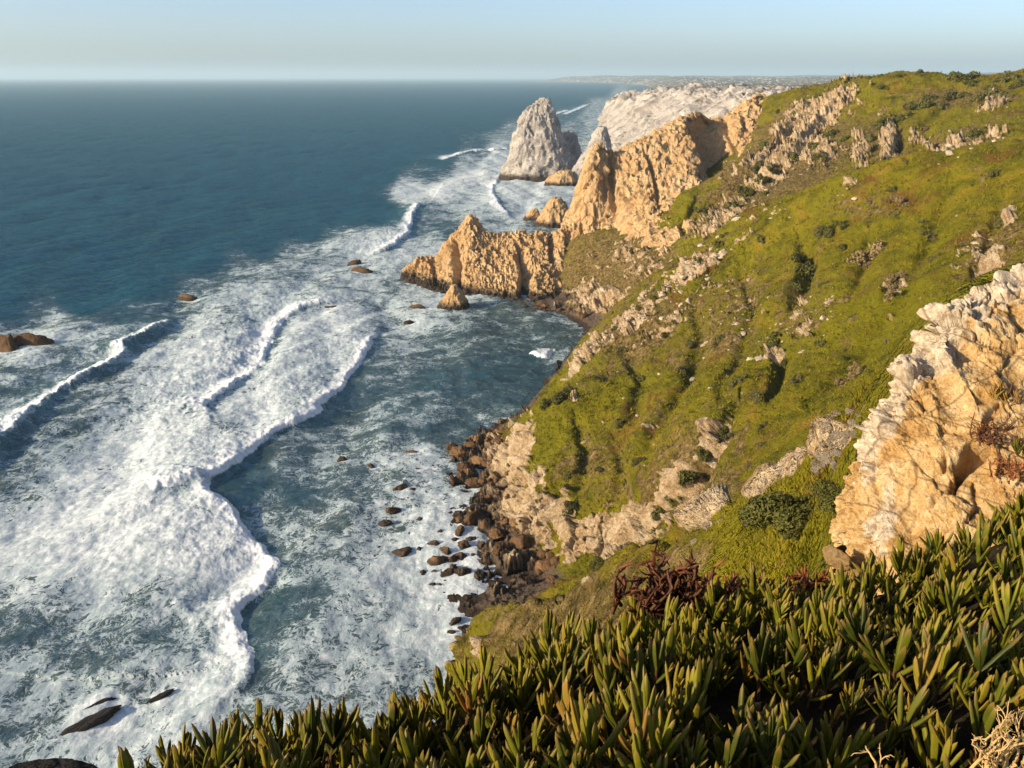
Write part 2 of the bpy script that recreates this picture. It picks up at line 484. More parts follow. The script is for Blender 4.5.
def build_hillside():
    az = np.radians(np.concatenate([np.linspace(-60, -9, 40)[:-1], np.linspace(-8, 31, 900)[:-1], np.linspace(31, 75, 70)]))
    rr = np.exp(np.linspace(math.log(3.2), math.log(1500), 520))
    AZ, R0 = np.meshgrid(az, rr)
    Z0 = hill_base(R0 * np.sin(AZ), R0 * np.cos(AZ))
    NR = 1150
    th = np.arctan2(Z0 - H, R0)
    dth = np.diff(th, axis=0)
    arc = np.sqrt(np.diff(R0, axis=0) ** 2 + np.diff(Z0, axis=0) ** 2) / (0.5 * (R0[1:] + R0[:-1]))
    ds = np.clip(dth, 0, None) + 0.10 * arc
    ds *= np.where(Z0[1:] < -1.5, 0.12, 1.0)
    k = np.ones(9) / 9
    pad = np.pad(ds, ((0, 0), (4, 4)), mode='edge')
    ds = sum(pad[:, i:i + ds.shape[1]] for i in range(9)) / 9
    cum = np.concatenate([np.zeros((1, ds.shape[1])), np.cumsum(ds, axis=0)])
    R = np.empty((NR, len(az)))
    for j in range(len(az)):
        R[:, j] = np.interp(np.linspace(0, cum[-1, j], NR), cum[:, j], rr)
    AZ = np.broadcast_to(az, R.shape)
    X = R * np.sin(AZ); Y = R * np.cos(AZ)
    Z = hill_base(X, Y)
    V = np.stack([X, Y, Z], 2)
    N = grid_normals(V); N *= np.sign(N[..., 2:3] + 1e-6)
    steep = 1 - N[..., 2]
    U, Vp = project(X, Y, Z)
    far = Y > 436 - 0.0 * X
    far = (Y > np.interp(X, [40, 76, 110, 146, 192, 300], [440, 420, 412, 373, 322, 290]))
    nearspur = (Y < 60) | ((X < 14) & (Y < 110))
    mid = ~far & ~nearspur
    n_big = fbm(X / 22, Y / 22, Z / 22, 4)
    n_mid = fbm(X / 6, Y / 6, Z / 6, 4)
    # where bare rock shows
    rock = np.zeros_like(X)
    def rb(mask, *lst):
        nonlocal rock
        for (cu, cv, ru, rv, an, st) in lst:
            rock = np.maximum(rock, mask * st * blob(U, Vp, cu, cv, ru, rv, an))
    rb(far, (800, 130, 75, 18, -38, 1.3), (835, 100, 34, 12, -35, 1.3), (720, 225, 50, 18, -35, .9), (888, 140, 11, 28, 8, 1.3), (770, 170, 40, 16, -30, 1.0), (862, 150, 14, 26, 0, .9),
       (945, 150, 30, 13, -15, 1.25), (985, 138, 26, 8, -15, 1.0), (990, 105, 18, 8, -20, 1.2), (915, 140, 10, 14, 0, .9), (820, 150, 26, 20, 0, .9), (640, 260, 50, 30, 0, .75), (600, 300, 40, 18, 0, 1.2))
    rb(mid, (690, 275, 70, 12, -38, 1.0), (640, 315, 46, 14, -40, 1.05), (590, 352, 40, 9, -48, 1.15), (665, 330, 40, 16, -30, .75), (735, 300, 36, 20, 20, .7), (850, 188, 12, 10, 0, .9), (905, 205, 8, 10, 0, .8),
       (800, 320, 22, 26, -30, .9), (770, 350, 14, 16, -20, .9), (830, 300, 8, 18, 20, .8), (715, 440, 18, 40, 35, .85), (675, 490, 16, 30, 30, .95), (880, 250, 16, 10, -20, .7), (893, 290, 8, 18, 30, .8), (855, 375, 16, 7, -40, .8),
       (990, 270, 24, 34, -35, 1.05), (1010, 215, 12, 22, 0, .9), (960, 265, 10, 14, 0, .7), (700, 205, 10, 20, 0, .6), (590, 440, 10, 26, 20, .7), (575, 400, 8, 8, 0, .6), (650, 420, 20, 10, -40, .5),
       (520, 460, 16, 44, 10, 1.6), (540, 520, 46, 26, 0, 1.5), (600, 535, 66, 26, 0, 1.5), (500, 520, 40, 70, 0, 1.6), (645, 522, 20, 14, 0, 1.5), (480, 470, 40, 40, 0, 1.6))
    rb(nearspur, (770, 482, 50, 8, -35, 1.2), (715, 515, 34, 8, -40, 1.25), (835, 440, 24, 10, -45, 1.3))
    rockn = ridged(X / 9, Y / 9, Z / 9, 4)
    rk = rock * 0.85 + 0.30 * sstep(0.15, 0.5, fbm(X / 30 + 5, Y / 30, Z / 30, 3)) * (R > 100) + 0.95 * n_mid + 0.45 * n_big + 0.35 * fbm(X / 2.2, Y / 2.2, Z / 2.2, 3) + 0.35 * sstep(0.40, 0.7, steep) - 0.06
    rock = sstep(0.42, 0.72, rk)
    # crags on the rock, tussocks and hummocks on the grass
    sc = np.clip(R / 180, 0.02, 3.0)
    crag = ridged(X / 14, Y / 14, Z / 20, 3) * 1.4
    mk = rock > 0.02
    xr, yr, zr = X[mk], Y[mk], Z[mk]
    crag[mk] += blocks(xr / 6, yr / 6, zr / 8) * 3.0 + blocks(xr / 2.3, yr / 2.3, zr / 2.8, seed=40) * 1.3 + ridged(xr / 4, yr / 4, zr / 6, 4, 0.55) * 0.9
    crag_n = ridged(X / .9, Y / .9, Z / 1.1, 4, 0.55) * 0.35
    lim = np.where(R < 60, np.clip(R / 60, 0.1, 1) * 0.5, 1.0)
    far_amp = np.where(far, 1.35, 1.0)
    d = rock * (crag * lim * far_amp + crag_n * np.clip(R / 20, 0.2, 1))
    d += (1 - rock) * (fbm(X / 1.3, Y / 1.3, Z / 1.3, 3) * 0.30 * np.clip(R / 60, 0.15, 1.4) + n_mid * 1.5 * lim + n_big * 2.4 * lim + ridged(X / 11, Y / 11, Z / 11, 3) * 0.8 * lim * (R > 120))
    d += fbm(X / 45, Y / 45, 0 * X, 2) * 2.0 * lim * np.where(R > 120, 1, 0)
    # gullies cut into the slopes
    def gully(mask, pts, depth, width):
        nonlocal d
        du, s, par = poly_dist(U, Vp, pts)
        wob = width * (1 + 0.5 * n_mid)
        # steeper bank on the sunward side
        k2 = np.where(s > 0, 0.55, 1.2)
        d = d - mask * depth * np.exp(-(du / (wob * k2)) ** 2) * np.sin(np.pi * np.clip(par * 0.9 + 0.05, 0, 1)) ** 0.5
    gully(mid, [(798, 240), (806, 262), (800, 285), (790, 300)], 6.0, 9)
    gully(mid, [(768, 338), (778, 365), (768, 395)], 3.5, 7)
    gully(mid, [(735, 400), (715, 440), (690, 478), (660, 515)], 5.0, 9)
    gully(mid, [(868, 235), (862, 262), (850, 290)], 2.5, 8)
    gully(mid, [(905, 268), (885, 300)], 2.0, 7)
    gully(mid, [(620, 345), (640, 380), (628, 420), (600, 455)], 2.5, 9)
    gully(mid, [(690, 300), (700, 340), (680, 385), (650, 430), (640, 480)], 3.0, 8)
    gully(mid, [(740, 270), (752, 310), (735, 350), (720, 395)], 2.5, 8)
    gully(mid, [(945, 190), (930, 240), (900, 300), (860, 350), (810, 400)], 3.0, 11)
    gully(mid, [(1000, 200), (985, 260), (950, 320)], 2.5, 9)
    gully(mid, [(575, 420), (585, 455), (580, 495)], 2.5, 7)
    gully(mid, [(612, 440), (622, 475), (615, 505)], 2.0, 7)
    gully(far, [(700, 190), (690, 215), (665, 245), (640, 280)], 3.0, 6)
    gully(far, [(960, 90), (940, 110), (915, 130)], 2.5, 6)
    gully(far, [(895, 120), (898, 140), (890, 160)], 5.0, 6)
    gully(far, [(850, 90), (815, 130), (775, 175), (740, 205)], 5.0, 7)
    gully(far, [(830, 90), (800, 118), (770, 150), (735, 190)], 5.0, 6)
    gully(far, [(925, 132), (935, 150)], 3.0, 7)
    gully(far, [(972, 150), (985, 160)], 4.0, 7)
    V = V + N * d[..., None]
    # keep the sea bed under water and never poke through the foreground
    dry = np.zeros_like(X)
    for mask, lst in ((far, [(790, 160, 90, 50, -30, 1.0), (620, 280, 70, 60, 0, 1.2), (740, 220, 60, 30, -30, .9), (880, 140, 40, 40, 0, .7), (960, 140, 70, 14, 0, .7), (960, 98, 70, 14, 0, .8)]),
                      (mid, [(640, 330, 60, 40, -40, .9), (720, 320, 60, 60, 0, .6), (690, 470, 50, 60, 30, .9), (800, 310, 40, 60, 0, .6), (600, 470, 50, 50, 0, .6), (1000, 260, 50, 50, 0, .7), (860, 205, 60, 20, 0, .5)]),
                      (nearspur, [(560, 610, 110, 50, -30, 1.0), (680, 560, 60, 30, -20, .6)])):
        for (cu, cv, ru, rv_, an, st) in lst:
            dry = np.maximum(dry, mask * st * blob(U, Vp, cu, cv, ru, rv_, an))
    at = dict(rock=rock, dry=dry)
    me = raw_mesh('hillside', V, grid_quads(*R.shape)[:, ::-1], attrs=at)
    return me


b = NB('hillside_ground')
rk = b.attr('rock')
nA = b.noise(0.018, 5, 0.6, 0.8); nB = b.noise(0.09, 6, 0.65, 0.5); nC = b.noise(0.7, 5, 0.7); nD = b.noise(3.2, 4, 0.7)
grass = b.ramp(nB, [(0.30, (0.048, 0.050, 0.008)), (0.43, (0.140, 0.130, 0.008)), (0.56, (0.212, 0.180, 0.010)), (0.72, (0.30, 0.175, 0.026))])
grass = b.mix(b.step(0.52, 0.66, b.noise(0.045, 6, 0.7, 1.2)), grass, (0.17, 0.085, 0.020))
grass = b.mix(b.step(0.50, 0.62, nA), grass, b.mix(nC, (0.155, 0.150, 0.006), (0.235, 0.204, 0.010)))
grass = b.mix(b.step(0.56, 0.70, nC), grass, (0.035, 0.042, 0.010))
grass = b.mix(b.step(0.60, 0.72, nD), grass, (0.23, 0.17, 0.05))
grass = b.mix(b.math('MULTIPLY', b.step(0.50, 0.62, b.noise(1.5, 5, .75, .4)), 0.50), grass, b.mix(0.5, grass, (0.02, 0.018, 0.005)))  # darkens the bump hollows: tiny shadows painted into the grass colour
dr = b.math('ADD', b.attr('dry'), b.math('MULTIPLY', b.math('SUBTRACT', b.noise(0.25, 5, .7), .5), 1.6))
dr = b.math('ADD', dr, b.math('MULTIPLY', b.step(0.5, 0.68, b.noise(0.055, 5, .65, 1.0)), 0.55))
grass = b.mix(b.step(0.35, 0.75, dr), grass, b.ramp(nC, [(.35, (0.045, 0.038, 0.014)), (.5, (0.17, 0.115, 0.040)), (.65, (0.32, 0.23, 0.10))]))
rockc = b.ramp(b.math('ADD', b.math('MULTIPLY', b.noise(0.14, 5, 0.7), 0.5), b.math('MULTIPLY', nC, 0.5)),
               [(0.34, (0.24, 0.15, 0.075)), (0.47, (0.48, 0.335, 0.185)), (0.60, (0.64, 0.51, 0.35))])
rockc = b.mix(b.step(0.55, 0.7, nD), rockc, (0.16, 0.11, 0.06))
rmask = b.step(0.35, 0.65, b.math('ADD', rk, b.math('MULTIPLY', b.math('SUBTRACT', nC, 0.5), 0.9)))
colr = b.mix(rmask, grass, rockc)
zz = b.sep(b.geo.outputs['Position'])[2]
zw = b.math('ADD', zz, b.math('MULTIPLY', b.math('SUBTRACT', nB, 0.5), 3.0))
sand = b.mix(nC, (0.10, 0.07, 0.048), (0.17, 0.125, 0.09))
colr = b.mix(b.step(5.0, 2.6, zw), colr, sand)
colr = b.mix(b.step(1.4, 0.7, zz), colr, (0.055, 0.038, 0.028))
hh = b.math('ADD', nC, b.math('MULTIPLY', nD, 0.5))
hh = b.math('ADD', hh, b.math('MULTIPLY', b.noise(1.5, 5, .75, .4), -1.0))
M_HILL = b.fin(colr, 0.95, 0.06, b.bump(hh, 1.0, 1.1))

hill = link('hillside', build_hillside(), M_HILL)
tag(hill, 'steep green and ochre grassy hillside with rocky breaks falling to the surf', 'hillside', kind='structure')
bpy.context.view_layer.update()


def hit(u, v, ob=None):
    """where the sight line of a photo pixel meets the hillside"""
    a, y, z = ray(u, v)
    d = Vector((float(a), float(y), float(z))).normalized()
    ok, loc, nor, _ = (ob or hill).ray_cast(Vector((0, 0, H)), d)
    if not ok: return None, None
    if nor.z < 0: nor = -nor
    return loc, nor


# ------------------------------------------------------------------ sea
FRONTS = [   # photo polylines of the breaking fronts, height (m), foam width behind, dark width ahead
    ([(-60, 520), (-15, 470), (0, 447), (20, 425), (50, 402), (80, 385), (105, 372), (118, 360), (126, 348), (150, 335), (183, 313)], 4.2, 9, 10),
    ([(372, 300), (330, 304), (300, 309), (272, 328), (265, 350), (256, 365), (230, 388), (209, 405), (203, 425), (190, 440)], 2.7, 14, 6),
    ([(382, 316), (367, 345), (350, 370), (326, 400), (298, 425), (258, 442), (215, 475), (204, 492), (232, 516), (258, 548), (267, 572), (240, 605), (236, 640), (250, 662), (232, 690), (200, 722), (160, 752), (120, 790)], 2.1, 9, 6),
    ([(420, 202), (410, 222), (404, 236), (385, 250), (350, 262)], 3.4, 10, 14),
    ([(505, 170), (492, 188), (498, 205), (515, 222)], 2.0, 14, 8),
    ([(205, 478), (180, 490), (150, 497)], 1.8, 6, 4),
    ([(520, 148), (470, 152), (440, 160)], 2.0, 20, 10),
    ([(570, 110), (545, 118)], 2.0, 20, 10),
    ([(550, 348), (542, 356), (530, 352)], 1.0, 5, 3),
    ([(590, 104), (563, 116)], 2.0, 25, 10),
]
DENS = [     # u, v, foam density
    (30, 350, .62), (60, 330, .55), (110, 330, .5), (10, 335, .5), (40, 385, .35), (10, 400, .42), (70, 365, .45), (120, 320, .2), (160, 310, .35), (0, 310, .05), (90, 300, .0),
    (200, 290, .45), (250, 270, .5), (300, 252, .5), (340, 255, .55), (260, 245, .08), (200, 260, 0), (300, 230, .03), (380, 215, 0), (400, 245, .75), (370, 245, .7), (440, 230, .35), (430, 250, .62),
    (390, 285, .5), (350, 280, .55), (220, 320, .62), (200, 350, .72), (250, 300, .62), (160, 370, .7), (230, 370, .8), (120, 410, .6), (60, 440, .45), (20, 480, .5), (150, 440, .8), (100, 480, .78), (60, 530, .8),
    (20, 560, .7), (320, 340, .7), (290, 380, .72), (250, 415, .76), (340, 320, .74), (220, 440, .72), (180, 470, .78), (150, 520, .85), (200, 550, .88), (240, 570, .9), (100, 560, .8), (50, 600, .62), (130, 600, .58), (200, 600, .66),
    (20, 640, .45), (80, 640, .42), (140, 640, .42), (200, 640, .5), (40, 690, .48), (100, 680, .5), (150, 690, .62), (200, 690, .7), (230, 660, .75), (20, 735, .5), (120, 740, .62), (60, 730, .5),
    (400, 320, .58), (400, 360, .42), (450, 340, .38), (500, 330, .32), (550, 330, .32), (560, 350, .4), (440, 385, .28), (500, 380, .22), (540, 380, .25), (380, 400, .32), (340, 430, .42), (420, 420, .36), (480, 410, .36),
    (280, 460, .42), (250, 480, .24), (300, 490, .27), (350, 480, .4), (400, 470, .55), (330, 520, .55), (280, 520, .45), (400, 520, .66), (380, 560, .62), (300, 560, .5), (430, 560, .72), (460, 520, .75), (470, 590, .8),
    (350, 600, .6), (400, 620, .62), (290, 610, .3), (330, 590, .3), (270, 640, .4), (300, 660, .55), (450, 640, .72), (400, 660, .55), (350, 650, .52), (480, 560, .82), (440, 490, .6), (270, 690, .5), (500, 620, .8),
    (440, 190, .85), (470, 175, .85), (410, 190, .75), (470, 200, .6), (440, 212, .45), (520, 205, .7), (510, 190, .72), (560, 190, .6), (540, 180, .75), (500, 160, .7), (490, 148, .6), (520, 135, .5), (470, 165, .5), (440, 165, .15), (540, 225, .4), (510, 232, .5),
    (560, 215, .55), (480, 145, .2), (440, 150, 0), (480, 120, 0), (560, 115, .3), (575, 130, .45), (600, 120, .55), (590, 145, .5), (540, 110, .05), (600, 105, .5), (620, 95, .5), (570, 100, .1), (640, 88, .3), (600, 88, .02), (500, 100, 0), (400, 100, 0), (200, 100, 0), (0, 100, 0),
    (300, 100, 0), (300, 130, 0), (250, 150, 0), (340, 145, 0), (150, 130, 0), (450, 100, 0), (420, 125, 0), (380, 175, 0), (200, 150, 0), (330, 170, 0), (60, 150, 0), (0, 200, 0), (100, 200, 0), (200, 200, 0), (300, 190, 0), (400, 150, 0), (350, 210, 0), (0, 270, 0), (100, 270, 0), (150, 290, .03), (430, 175, .3), (460, 290, .55), (520, 310, .45), (580, 325, .5), (430, 300, .6),
    (-120, 350, .4), (-120, 300, 0), (-150, 450, .5), (-150, 600, .6), (-100, 800, .5), (200, 850, .55), (500, 800, .6), (500, 700, .6), (700, 110, .3), (700, 90, .1),
]
SURF_ROCKS = []   # filled below, foam gathers round them


def bias(u0, v0, u1, v1, Yr=None):
    pass


def build_sea():
    az = np.radians(np.concatenate([np.linspace(-75, -33, 50)[:-1], np.linspace(-33, 13, 1150)[:-1], np.linspace(13, 40, 60)]))
    v = np.concatenate([np.linspace(1400, 800, 40)[:-1], np.linspace(800, 200, 760)[:-1], np.linspace(200, 84, 240)[:-1], np.linspace(84, 78.0, 30)])
    bb = (384 - v) / F
    yy = (CP + bb * SP) / (SP - bb * CP) * H
    AZ, R = np.meshgrid(az, yy)
    X = R * np.tan(np.clip(AZ, -1.0, 1.0)) ; Y = R.copy()
    lim = np.abs(AZ) > 1.0
    X = np.where(lim, R * np.tan(1.0) * np.sign(AZ) * 1.0, X)
    U, Vp = project(X, Y, 0 * X)
    # swell running to the shore, crests roughly along Y
    wob = fbm(X / 160, Y / 260, 0 * X, 3)
    fade = sstep(9000, 1500, R)
    def swell(lam, ang, ph, amp, wb):
        c, s = math.cos(ang), math.sin(ang)
        q = (X * c + Y * s) / lam * 2 * np.pi + ph + wob * wb
        w = np.sin(q)
        return amp * (w + 0.3 * np.sin(2 * q + 0.6))
    envl = 0.55 + 0.9 * np.clip(fbm(X / 220, Y / 300, 3 + 0 * X, 3) + 0.3, 0, 1)
    Z = (swell(74, -0.12, 0.4, 1.05, 7) + swell(41, 0.25, 1.3, 0.45, 6) + swell(23, -0.45, 2.0, 0.24, 8)) * envl
    near = R < 2500
    ch = np.zeros_like(X)
    ch[near] = fbm(X[near] / 8, Y[near] / 11, 0 * X[near], 3, 0.5) * 0.75
    Z = Z + ch
    Z *= fade
    # foam density
    num = np.zeros_like(X); den = np.full_like(X, 1e-9)
    D_ = np.array(DENS)
    Uw = U + 10 * fbm(X / 30, Y / 30, 0 * X, 2) * np.clip(300 / R, 0.1, 1)
    for (cu, cv, dv) in D_:
        s = 16.0 + np.clip((cv - 80) * 0.05, 0, 25)
        w = 1.0 / ((((Uw - cu) ** 2 * 0.7 + (Vp - cv) ** 2 * 1.5) / s ** 2) + 0.15) ** 2
        num += w * dv; den += w
    foam = num / den
    aer = np.zeros_like(X)
    # breaking fronts
    inr = R < 3500
    for pts, hgt, wf, wd in FRONTS:
        pw = np.array([P(u, v_, z=0)[:2] for u, v_ in pts])
        pw = catmull(pw, len(pw) * 5)
        x0, y0 = pw.min(0) - 60; x1, y1 = pw.max(0) + 60
        m = (X > x0) & (X < x1) & (Y > y0) & (Y < y1)
        if not m.any(): continue
        px, py = X[m], Y[m]
        jag = fbm(px / 6, py / 6, 0 * px, 4, 0.5) * 1.7 + fbm(px / 24, py / 24, 0 * px + 3, 3) * 4.5
        dd, side, par = poly_dist(px, py, pw)
        # the first point of every front is at its far/right end or near end: landward is +X
        tanx = np.gradient(pw[:, 0]); tany = np.gradient(pw[:, 1])
        sgn = 1.0 if (pw[-1, 1] - pw[0, 1]) < 0 else -1.0      # running towards the camera: left of travel is +X
        s = dd * side * sgn                                     # >0 landward
        s = s + jag
        endt = sstep(0, 0.16, par) * sstep(1.0, 0.84, par)
        hh_ = hgt * (0.85 + 0.75 * fbm(px / 26, py / 26, 9 + 0 * px, 3))
        prof = np.where(s < 0, np.exp(-np.abs(s) / (wf * 3.0)), np.exp(-(s / (0.75 * hgt + 0.8)) ** 2))
        Z[m] += endt * hh_ * prof * (1 + 0.25 * fbm(px / 2.5, py / 2.5, 0 * px, 3))
        f = foam[m]
        fs = np.exp(-(np.clip(-s, 0, None) / (wf * 0.8)) ** 2) * (s < (2.2 if hgt < 4 else 0.6))
        f = np.maximum(f, fs * endt * 1.1)
        ahead = ((s > 2.2) * np.exp(-((s - 2.2) / wd) ** 2)) * endt
        f = f * (1 - 0.30 * ahead)
        foam[m] = f
        aer[m] = np.maximum(aer[m], endt * np.exp(-((s + wf * 0.8) / (wf * 1.2)) ** 2))
    for (cx, cy, cr) in SURF_ROCKS:
        m = (np.abs(X - cx) < cr * 5) & (np.abs(Y - cy) < cr * 5)
        if m.any():
            q = np.hypot(X[m] - cx - cr * 0.3, Y[m] - cy)
            foam[m] = np.maximum(foam[m], 0.95 * np.exp(-(q / (cr * 2.0)) ** 2))
    rough = np.zeros_like(X)
    m = (R < 900)
    rough[m] = ridged(X[m] / 2.2, Y[m] / 2.6, 0 * X[m], 4, 0.6) * 0.05 + fbm(X[m] / 7, Y[m] / 9, 0 * X[m] + 2, 3) * 0.55
    Z += rough * np.clip(foam, 0, 1)
    V = np.stack([X, Y, Z], 2)
    return raw_mesh('sea', V, grid_quads(*X.shape)[:, ::-1], attrs=dict(foam=np.clip(foam, 0, 1.2), aer=aer))


def sea_material():
    b = NB('sea_water')
    fd = b.attr('foam'); ae = b.attr('aer')
    warp = b.n.new('ShaderNodeVectorMath'); warp.operation = 'MULTIPLY_ADD'
    nz = b.noise(0.10, 3, 0.6, out='Color')
    b.l.new(nz, warp.inputs[0]); warp.inputs[1].default_value = (9, 9, 0); b.l.new(b.obj, warp.inputs[2])
    wv = warp.outputs[0]
    n0 = b.noise(0.030, 6, 0.62, 0.8)
    n1 = b.noise(0.11, 7, 0.66, 0.6, wv)
    n2 = b.noise(0.50, 6, 0.65, 0.8, b.map(scale=(1.0, 0.55, 1), vec=wv))
    lace1 = b.math('SUBTRACT', 1.0, b.math('ABSOLUTE', b.math('MULTIPLY_ADD', n2, 5.0, -2.5)))
    lace2 = b.math('SUBTRACT', 1.0, b.math('ABSOLUTE', b.math('MULTIPLY_ADD', b.noise(0.20, 6, 0.66, 1.2, wv), 5.0, -2.5)))
    lace3 = b.math('SUBTRACT', 1.0, b.math('ABSOLUTE', b.math('MULTIPLY_ADD', b.noise(0.07, 6, 0.62, 1.5, wv), 6.0, -3.0)))
    lace = b.math('MAXIMUM', b.math('MAXIMUM', lace1, lace2), b.math('MULTIPLY', lace3, 0.9))
    lace = b.math('MULTIPLY', lace, b.math('MAXIMUM', lace, 0.0))
    val = b.math('ADD', b.math('MULTIPLY', n1, 0.58), b.math('MULTIPLY', n0, 0.46))
    val = b.math('ADD', val, b.math('MULTIPLY', lace, 0.31))
    val = b.math('ADD', val, b.math('MULTIPLY', b.noise(1.3, 6, 0.78), 0.23))
    val = b.math('SUBTRACT', val, 0.215)
    # density pushes the threshold down
    thr = b.math('MULTIPLY_ADD', fd, -0.62, 0.945)
    mask = b.step(b.math('SUBTRACT', thr, 0.025), b.math('ADD', thr, 0.035), val)
    mask = b.math('MULTIPLY', mask, b.step(0.01, 0.12, fd))
    deep = b.mix(b.noise(0.004, 4, 0.6), (0.0015, 0.015, 0.020), (0.003, 0.027, 0.032))
    streak = b.noise(0.035, 6, 0.62, 0.5, b.map(scale=(1.0, 0.30, 1), rot=(0, 0, 0.12)))
    deep = b.mix(b.step(0.42, 0.64, streak), deep, (0.005, 0.038, 0.045))
    turb = b.mix(b.noise(0.05, 4, 0.6), (0.016, 0.028, 0.022), (0.056, 0.062, 0.036))
    wat = b.mix(b.step(0.08, 0.7, fd), deep, turb)
    wat = b.mix(b.math('MULTIPLY', ae, 0.25), wat, (0.12, 0.22, 0.20))
    # thin foam film between the thick lace
    film = b.math('MULTIPLY', b.step(b.math('SUBTRACT', thr, 0.26), b.math('ADD', thr, 0.04), val), 0.16)
    film = b.math('MULTIPLY', film, b.step(0.05, 0.3, fd))
    wat = b.mix(film, wat, (0.38, 0.44, 0.43))
    foamc = b.mix(b.step(0.40, 0.62, b.math('ADD', b.math('ADD', b.math('MULTIPLY', b.noise(0.30, 6, 0.66, 1.0, wv), 0.33), b.math('MULTIPLY', b.noise(0.85, 5, 0.75, 0.6, b.map(scale=(1, .6, 1))), 0.30)), b.math('MULTIPLY', fd, 0.22))), (0.36, 0.43, 0.44), (0.86, 0.86, 0.84))
    c = b.mix(mask, wat, foamc)
    # ripples: small wind waves
    w1 = b.noise(0.35, 6, 0.62, 0.4, b.map(scale=(1.0, 0.55, 1)))
    w2 = b.noise(0.06, 5, 0.6, 0.3, b.map(scale=(1.0, 0.45, 1)))
    h = b.math('ADD', b.math('MULTIPLY', w1, 0.9), b.math('MULTIPLY', w2, 2.6))
    nm = b.bump(h, 1.0, 2.2)
    hf = b.math('ADD', b.math('MULTIPLY', b.noise(2.0, 6, 0.72, 0.2), 0.5), b.math('MULTIPLY', mask, 0.30))
    nm2 = b.bump(hf, 0.45, 0.22, b.bump(h, 0.35, 1.0))
    b.fin(c, 0.9, 0.0, nm2)
    gl = b.n.new('ShaderNodeBsdfGlossy'); gl.inputs['Roughness'].default_value = 0.12; gl.inputs['Color'].default_value = (0.42, 0.74, 0.82, 1)
    b.l.new(nm, gl.inputs['Normal'])
    fr = b.n.new('ShaderNodeFresnel'); fr.inputs['IOR'].default_value = 1.33; b.l.new(nm, fr.inputs['Normal'])
    fac = b.math('MULTIPLY', b.math('MULTIPLY', fr.outputs[0], 0.26), b.math('MULTIPLY', b.math('MULTIPLY_ADD', mask, -0.85, 1.0), b.math('MULTIPLY_ADD', b.math('MINIMUM', fd, 1.0), -0.55, 1.0)))
    mx = b.n.new('ShaderNodeMixShader')
    b.l.new(fac, mx.inputs[0]); b.l.new(b.bsdf.outputs[0], mx.inputs[1]); b.l.new(gl.outputs[0], mx.inputs[2])
    b.l.new(mx.outputs[0], b.out.inputs['Surface'])
    return b.m


# ------------------------------------------------------------------ lofted rock bodies
def loft(name, lines, nu, nv, disp, mat, smooth=True, attr=None):
    """lines: list over rows (foot, middle ... top, back), each a list of points; returns a mesh"""
    A = np.array(lines, float)                      # K x M x 3
    V = catmull(A, nv)                              # rows
    V = catmull(V.transpose(1, 0, 2), nu).transpose(1, 0, 2)
    N = grid_normals(V)
    d = disp(V, N)
    V = V + N * d[..., None]
    me = raw_mesh(name, V, grid_quads(nv, nu), smooth=smooth, attrs=attr(V) if attr else None)
    me.materials.append(mat)
    return me


def flute(amp, sx, sz, seed, blocky=1.0, ribs=1.0, bias=0.0):
    def f(V, N):
        x, y, z = V[..., 0], V[..., 1], V[..., 2]
        wx = fbm(x / (sx * 2), y / (sx * 2), z / (sx * 2) + seed, 2) * 0.6
        r1 = ridged(x / sx + wx, y / sx + wx, z / sz + seed, 3, 0.5) * ribs
        r2 = ridged(x / (sx * .35), y / (sx * .35), z / (sz * .45) + seed + 5, 4, 0.5) * 0.30
        r3 = fbm(x / (sx * .1), y / (sx * .1), z / (sx * .14) + seed, 4, 0.6) * 0.24
        k1 = blocks(x / (sx * .40), y / (sx * .40), z / (sz * .34), seed=int(seed)) * 0.62
        k2 = blocks(x / (sx * .15), y / (sx * .15), z / (sx * .62), seed=int(seed) + 60, tilt=0.7) * 0.12
        r1 = r1 + ridged(x / (sx * .45) + wx, y / (sx * .45) + wx, z / (sz * .9) + seed + 2, 2) * 0.8
        r3 = r3 * 0.7
        return amp * (r1 + r2 + r3 - 0.15 - bias + (0.75 * k1 + k2) * 1.3 * blocky - 0.15)
    return f


# orange cliff above the little beach: columns left to right, each foot > middle > brow > back > back foot
def cliff_columns():
    cols = []
    def c(foot, mid, top, back=18, drop=6, bfY=60):
        f, m_, t = P(*foot[:2], Y=foot[2]), P(*mid[:2], Y=mid[2]), P(*top[:2], Y=top[2])
        bt = t + np.array([6, back, -drop]); bf = t + np.array([14, bfY, 0]); bf[2] = -3
        f0 = f + np.array([-1.5, -4, -7])
        cols.append([f0, f, m_, t, bt, bf])
    c((556, 240, 556), (571, 206, 566), (588, 160, 580), 10, 14, 36)
    c((568, 246, 545), (580, 206, 556), (592, 151, 572), 10, 5, 40)
    c((586, 240, 541), (594, 198, 552), (602, 153, 574), 12, 5, 44)
    c((600, 232, 541), (607, 196, 556), (613, 157, 580), 12, 4, 50)
    c((618, 228, 535), (624, 190, 553), (630, 149, 585), 14, 4, 55)
    c((640, 238, 505), (646, 190, 545), (648, 141, 588), 16, 5, 60)
    c((660, 250, 480), (664, 195, 538), (669, 130, 595), 18, 5, 60)
    c((680, 253, 466), (686, 190, 536), (686, 121, 600), 18, 5, 60)
    c((694, 240, 474), (700, 180, 548), (697, 119, 606), 18, 5, 60)
    c((704, 226, 492), (709, 178, 566), (707, 124, 622), 18, 5, 60)
    c((716, 210, 512), (720, 172, 574), (720, 123, 626), 18, 5, 60)
    c((730, 182, 540), (733, 155, 576), (735, 116, 626), 18, 5, 60)
    c((742, 160, 562), (744, 138, 592), (748, 106, 630), 18, 5, 60)
    c((757, 140, 590), (760, 122, 610), (764, 101, 640), 18, 5, 60)
    return np.array(cols).transpose(1, 0, 2)


cl_fl = flute(2.7, 13, 75, 3.0, ribs=0.62, bias=0.25)


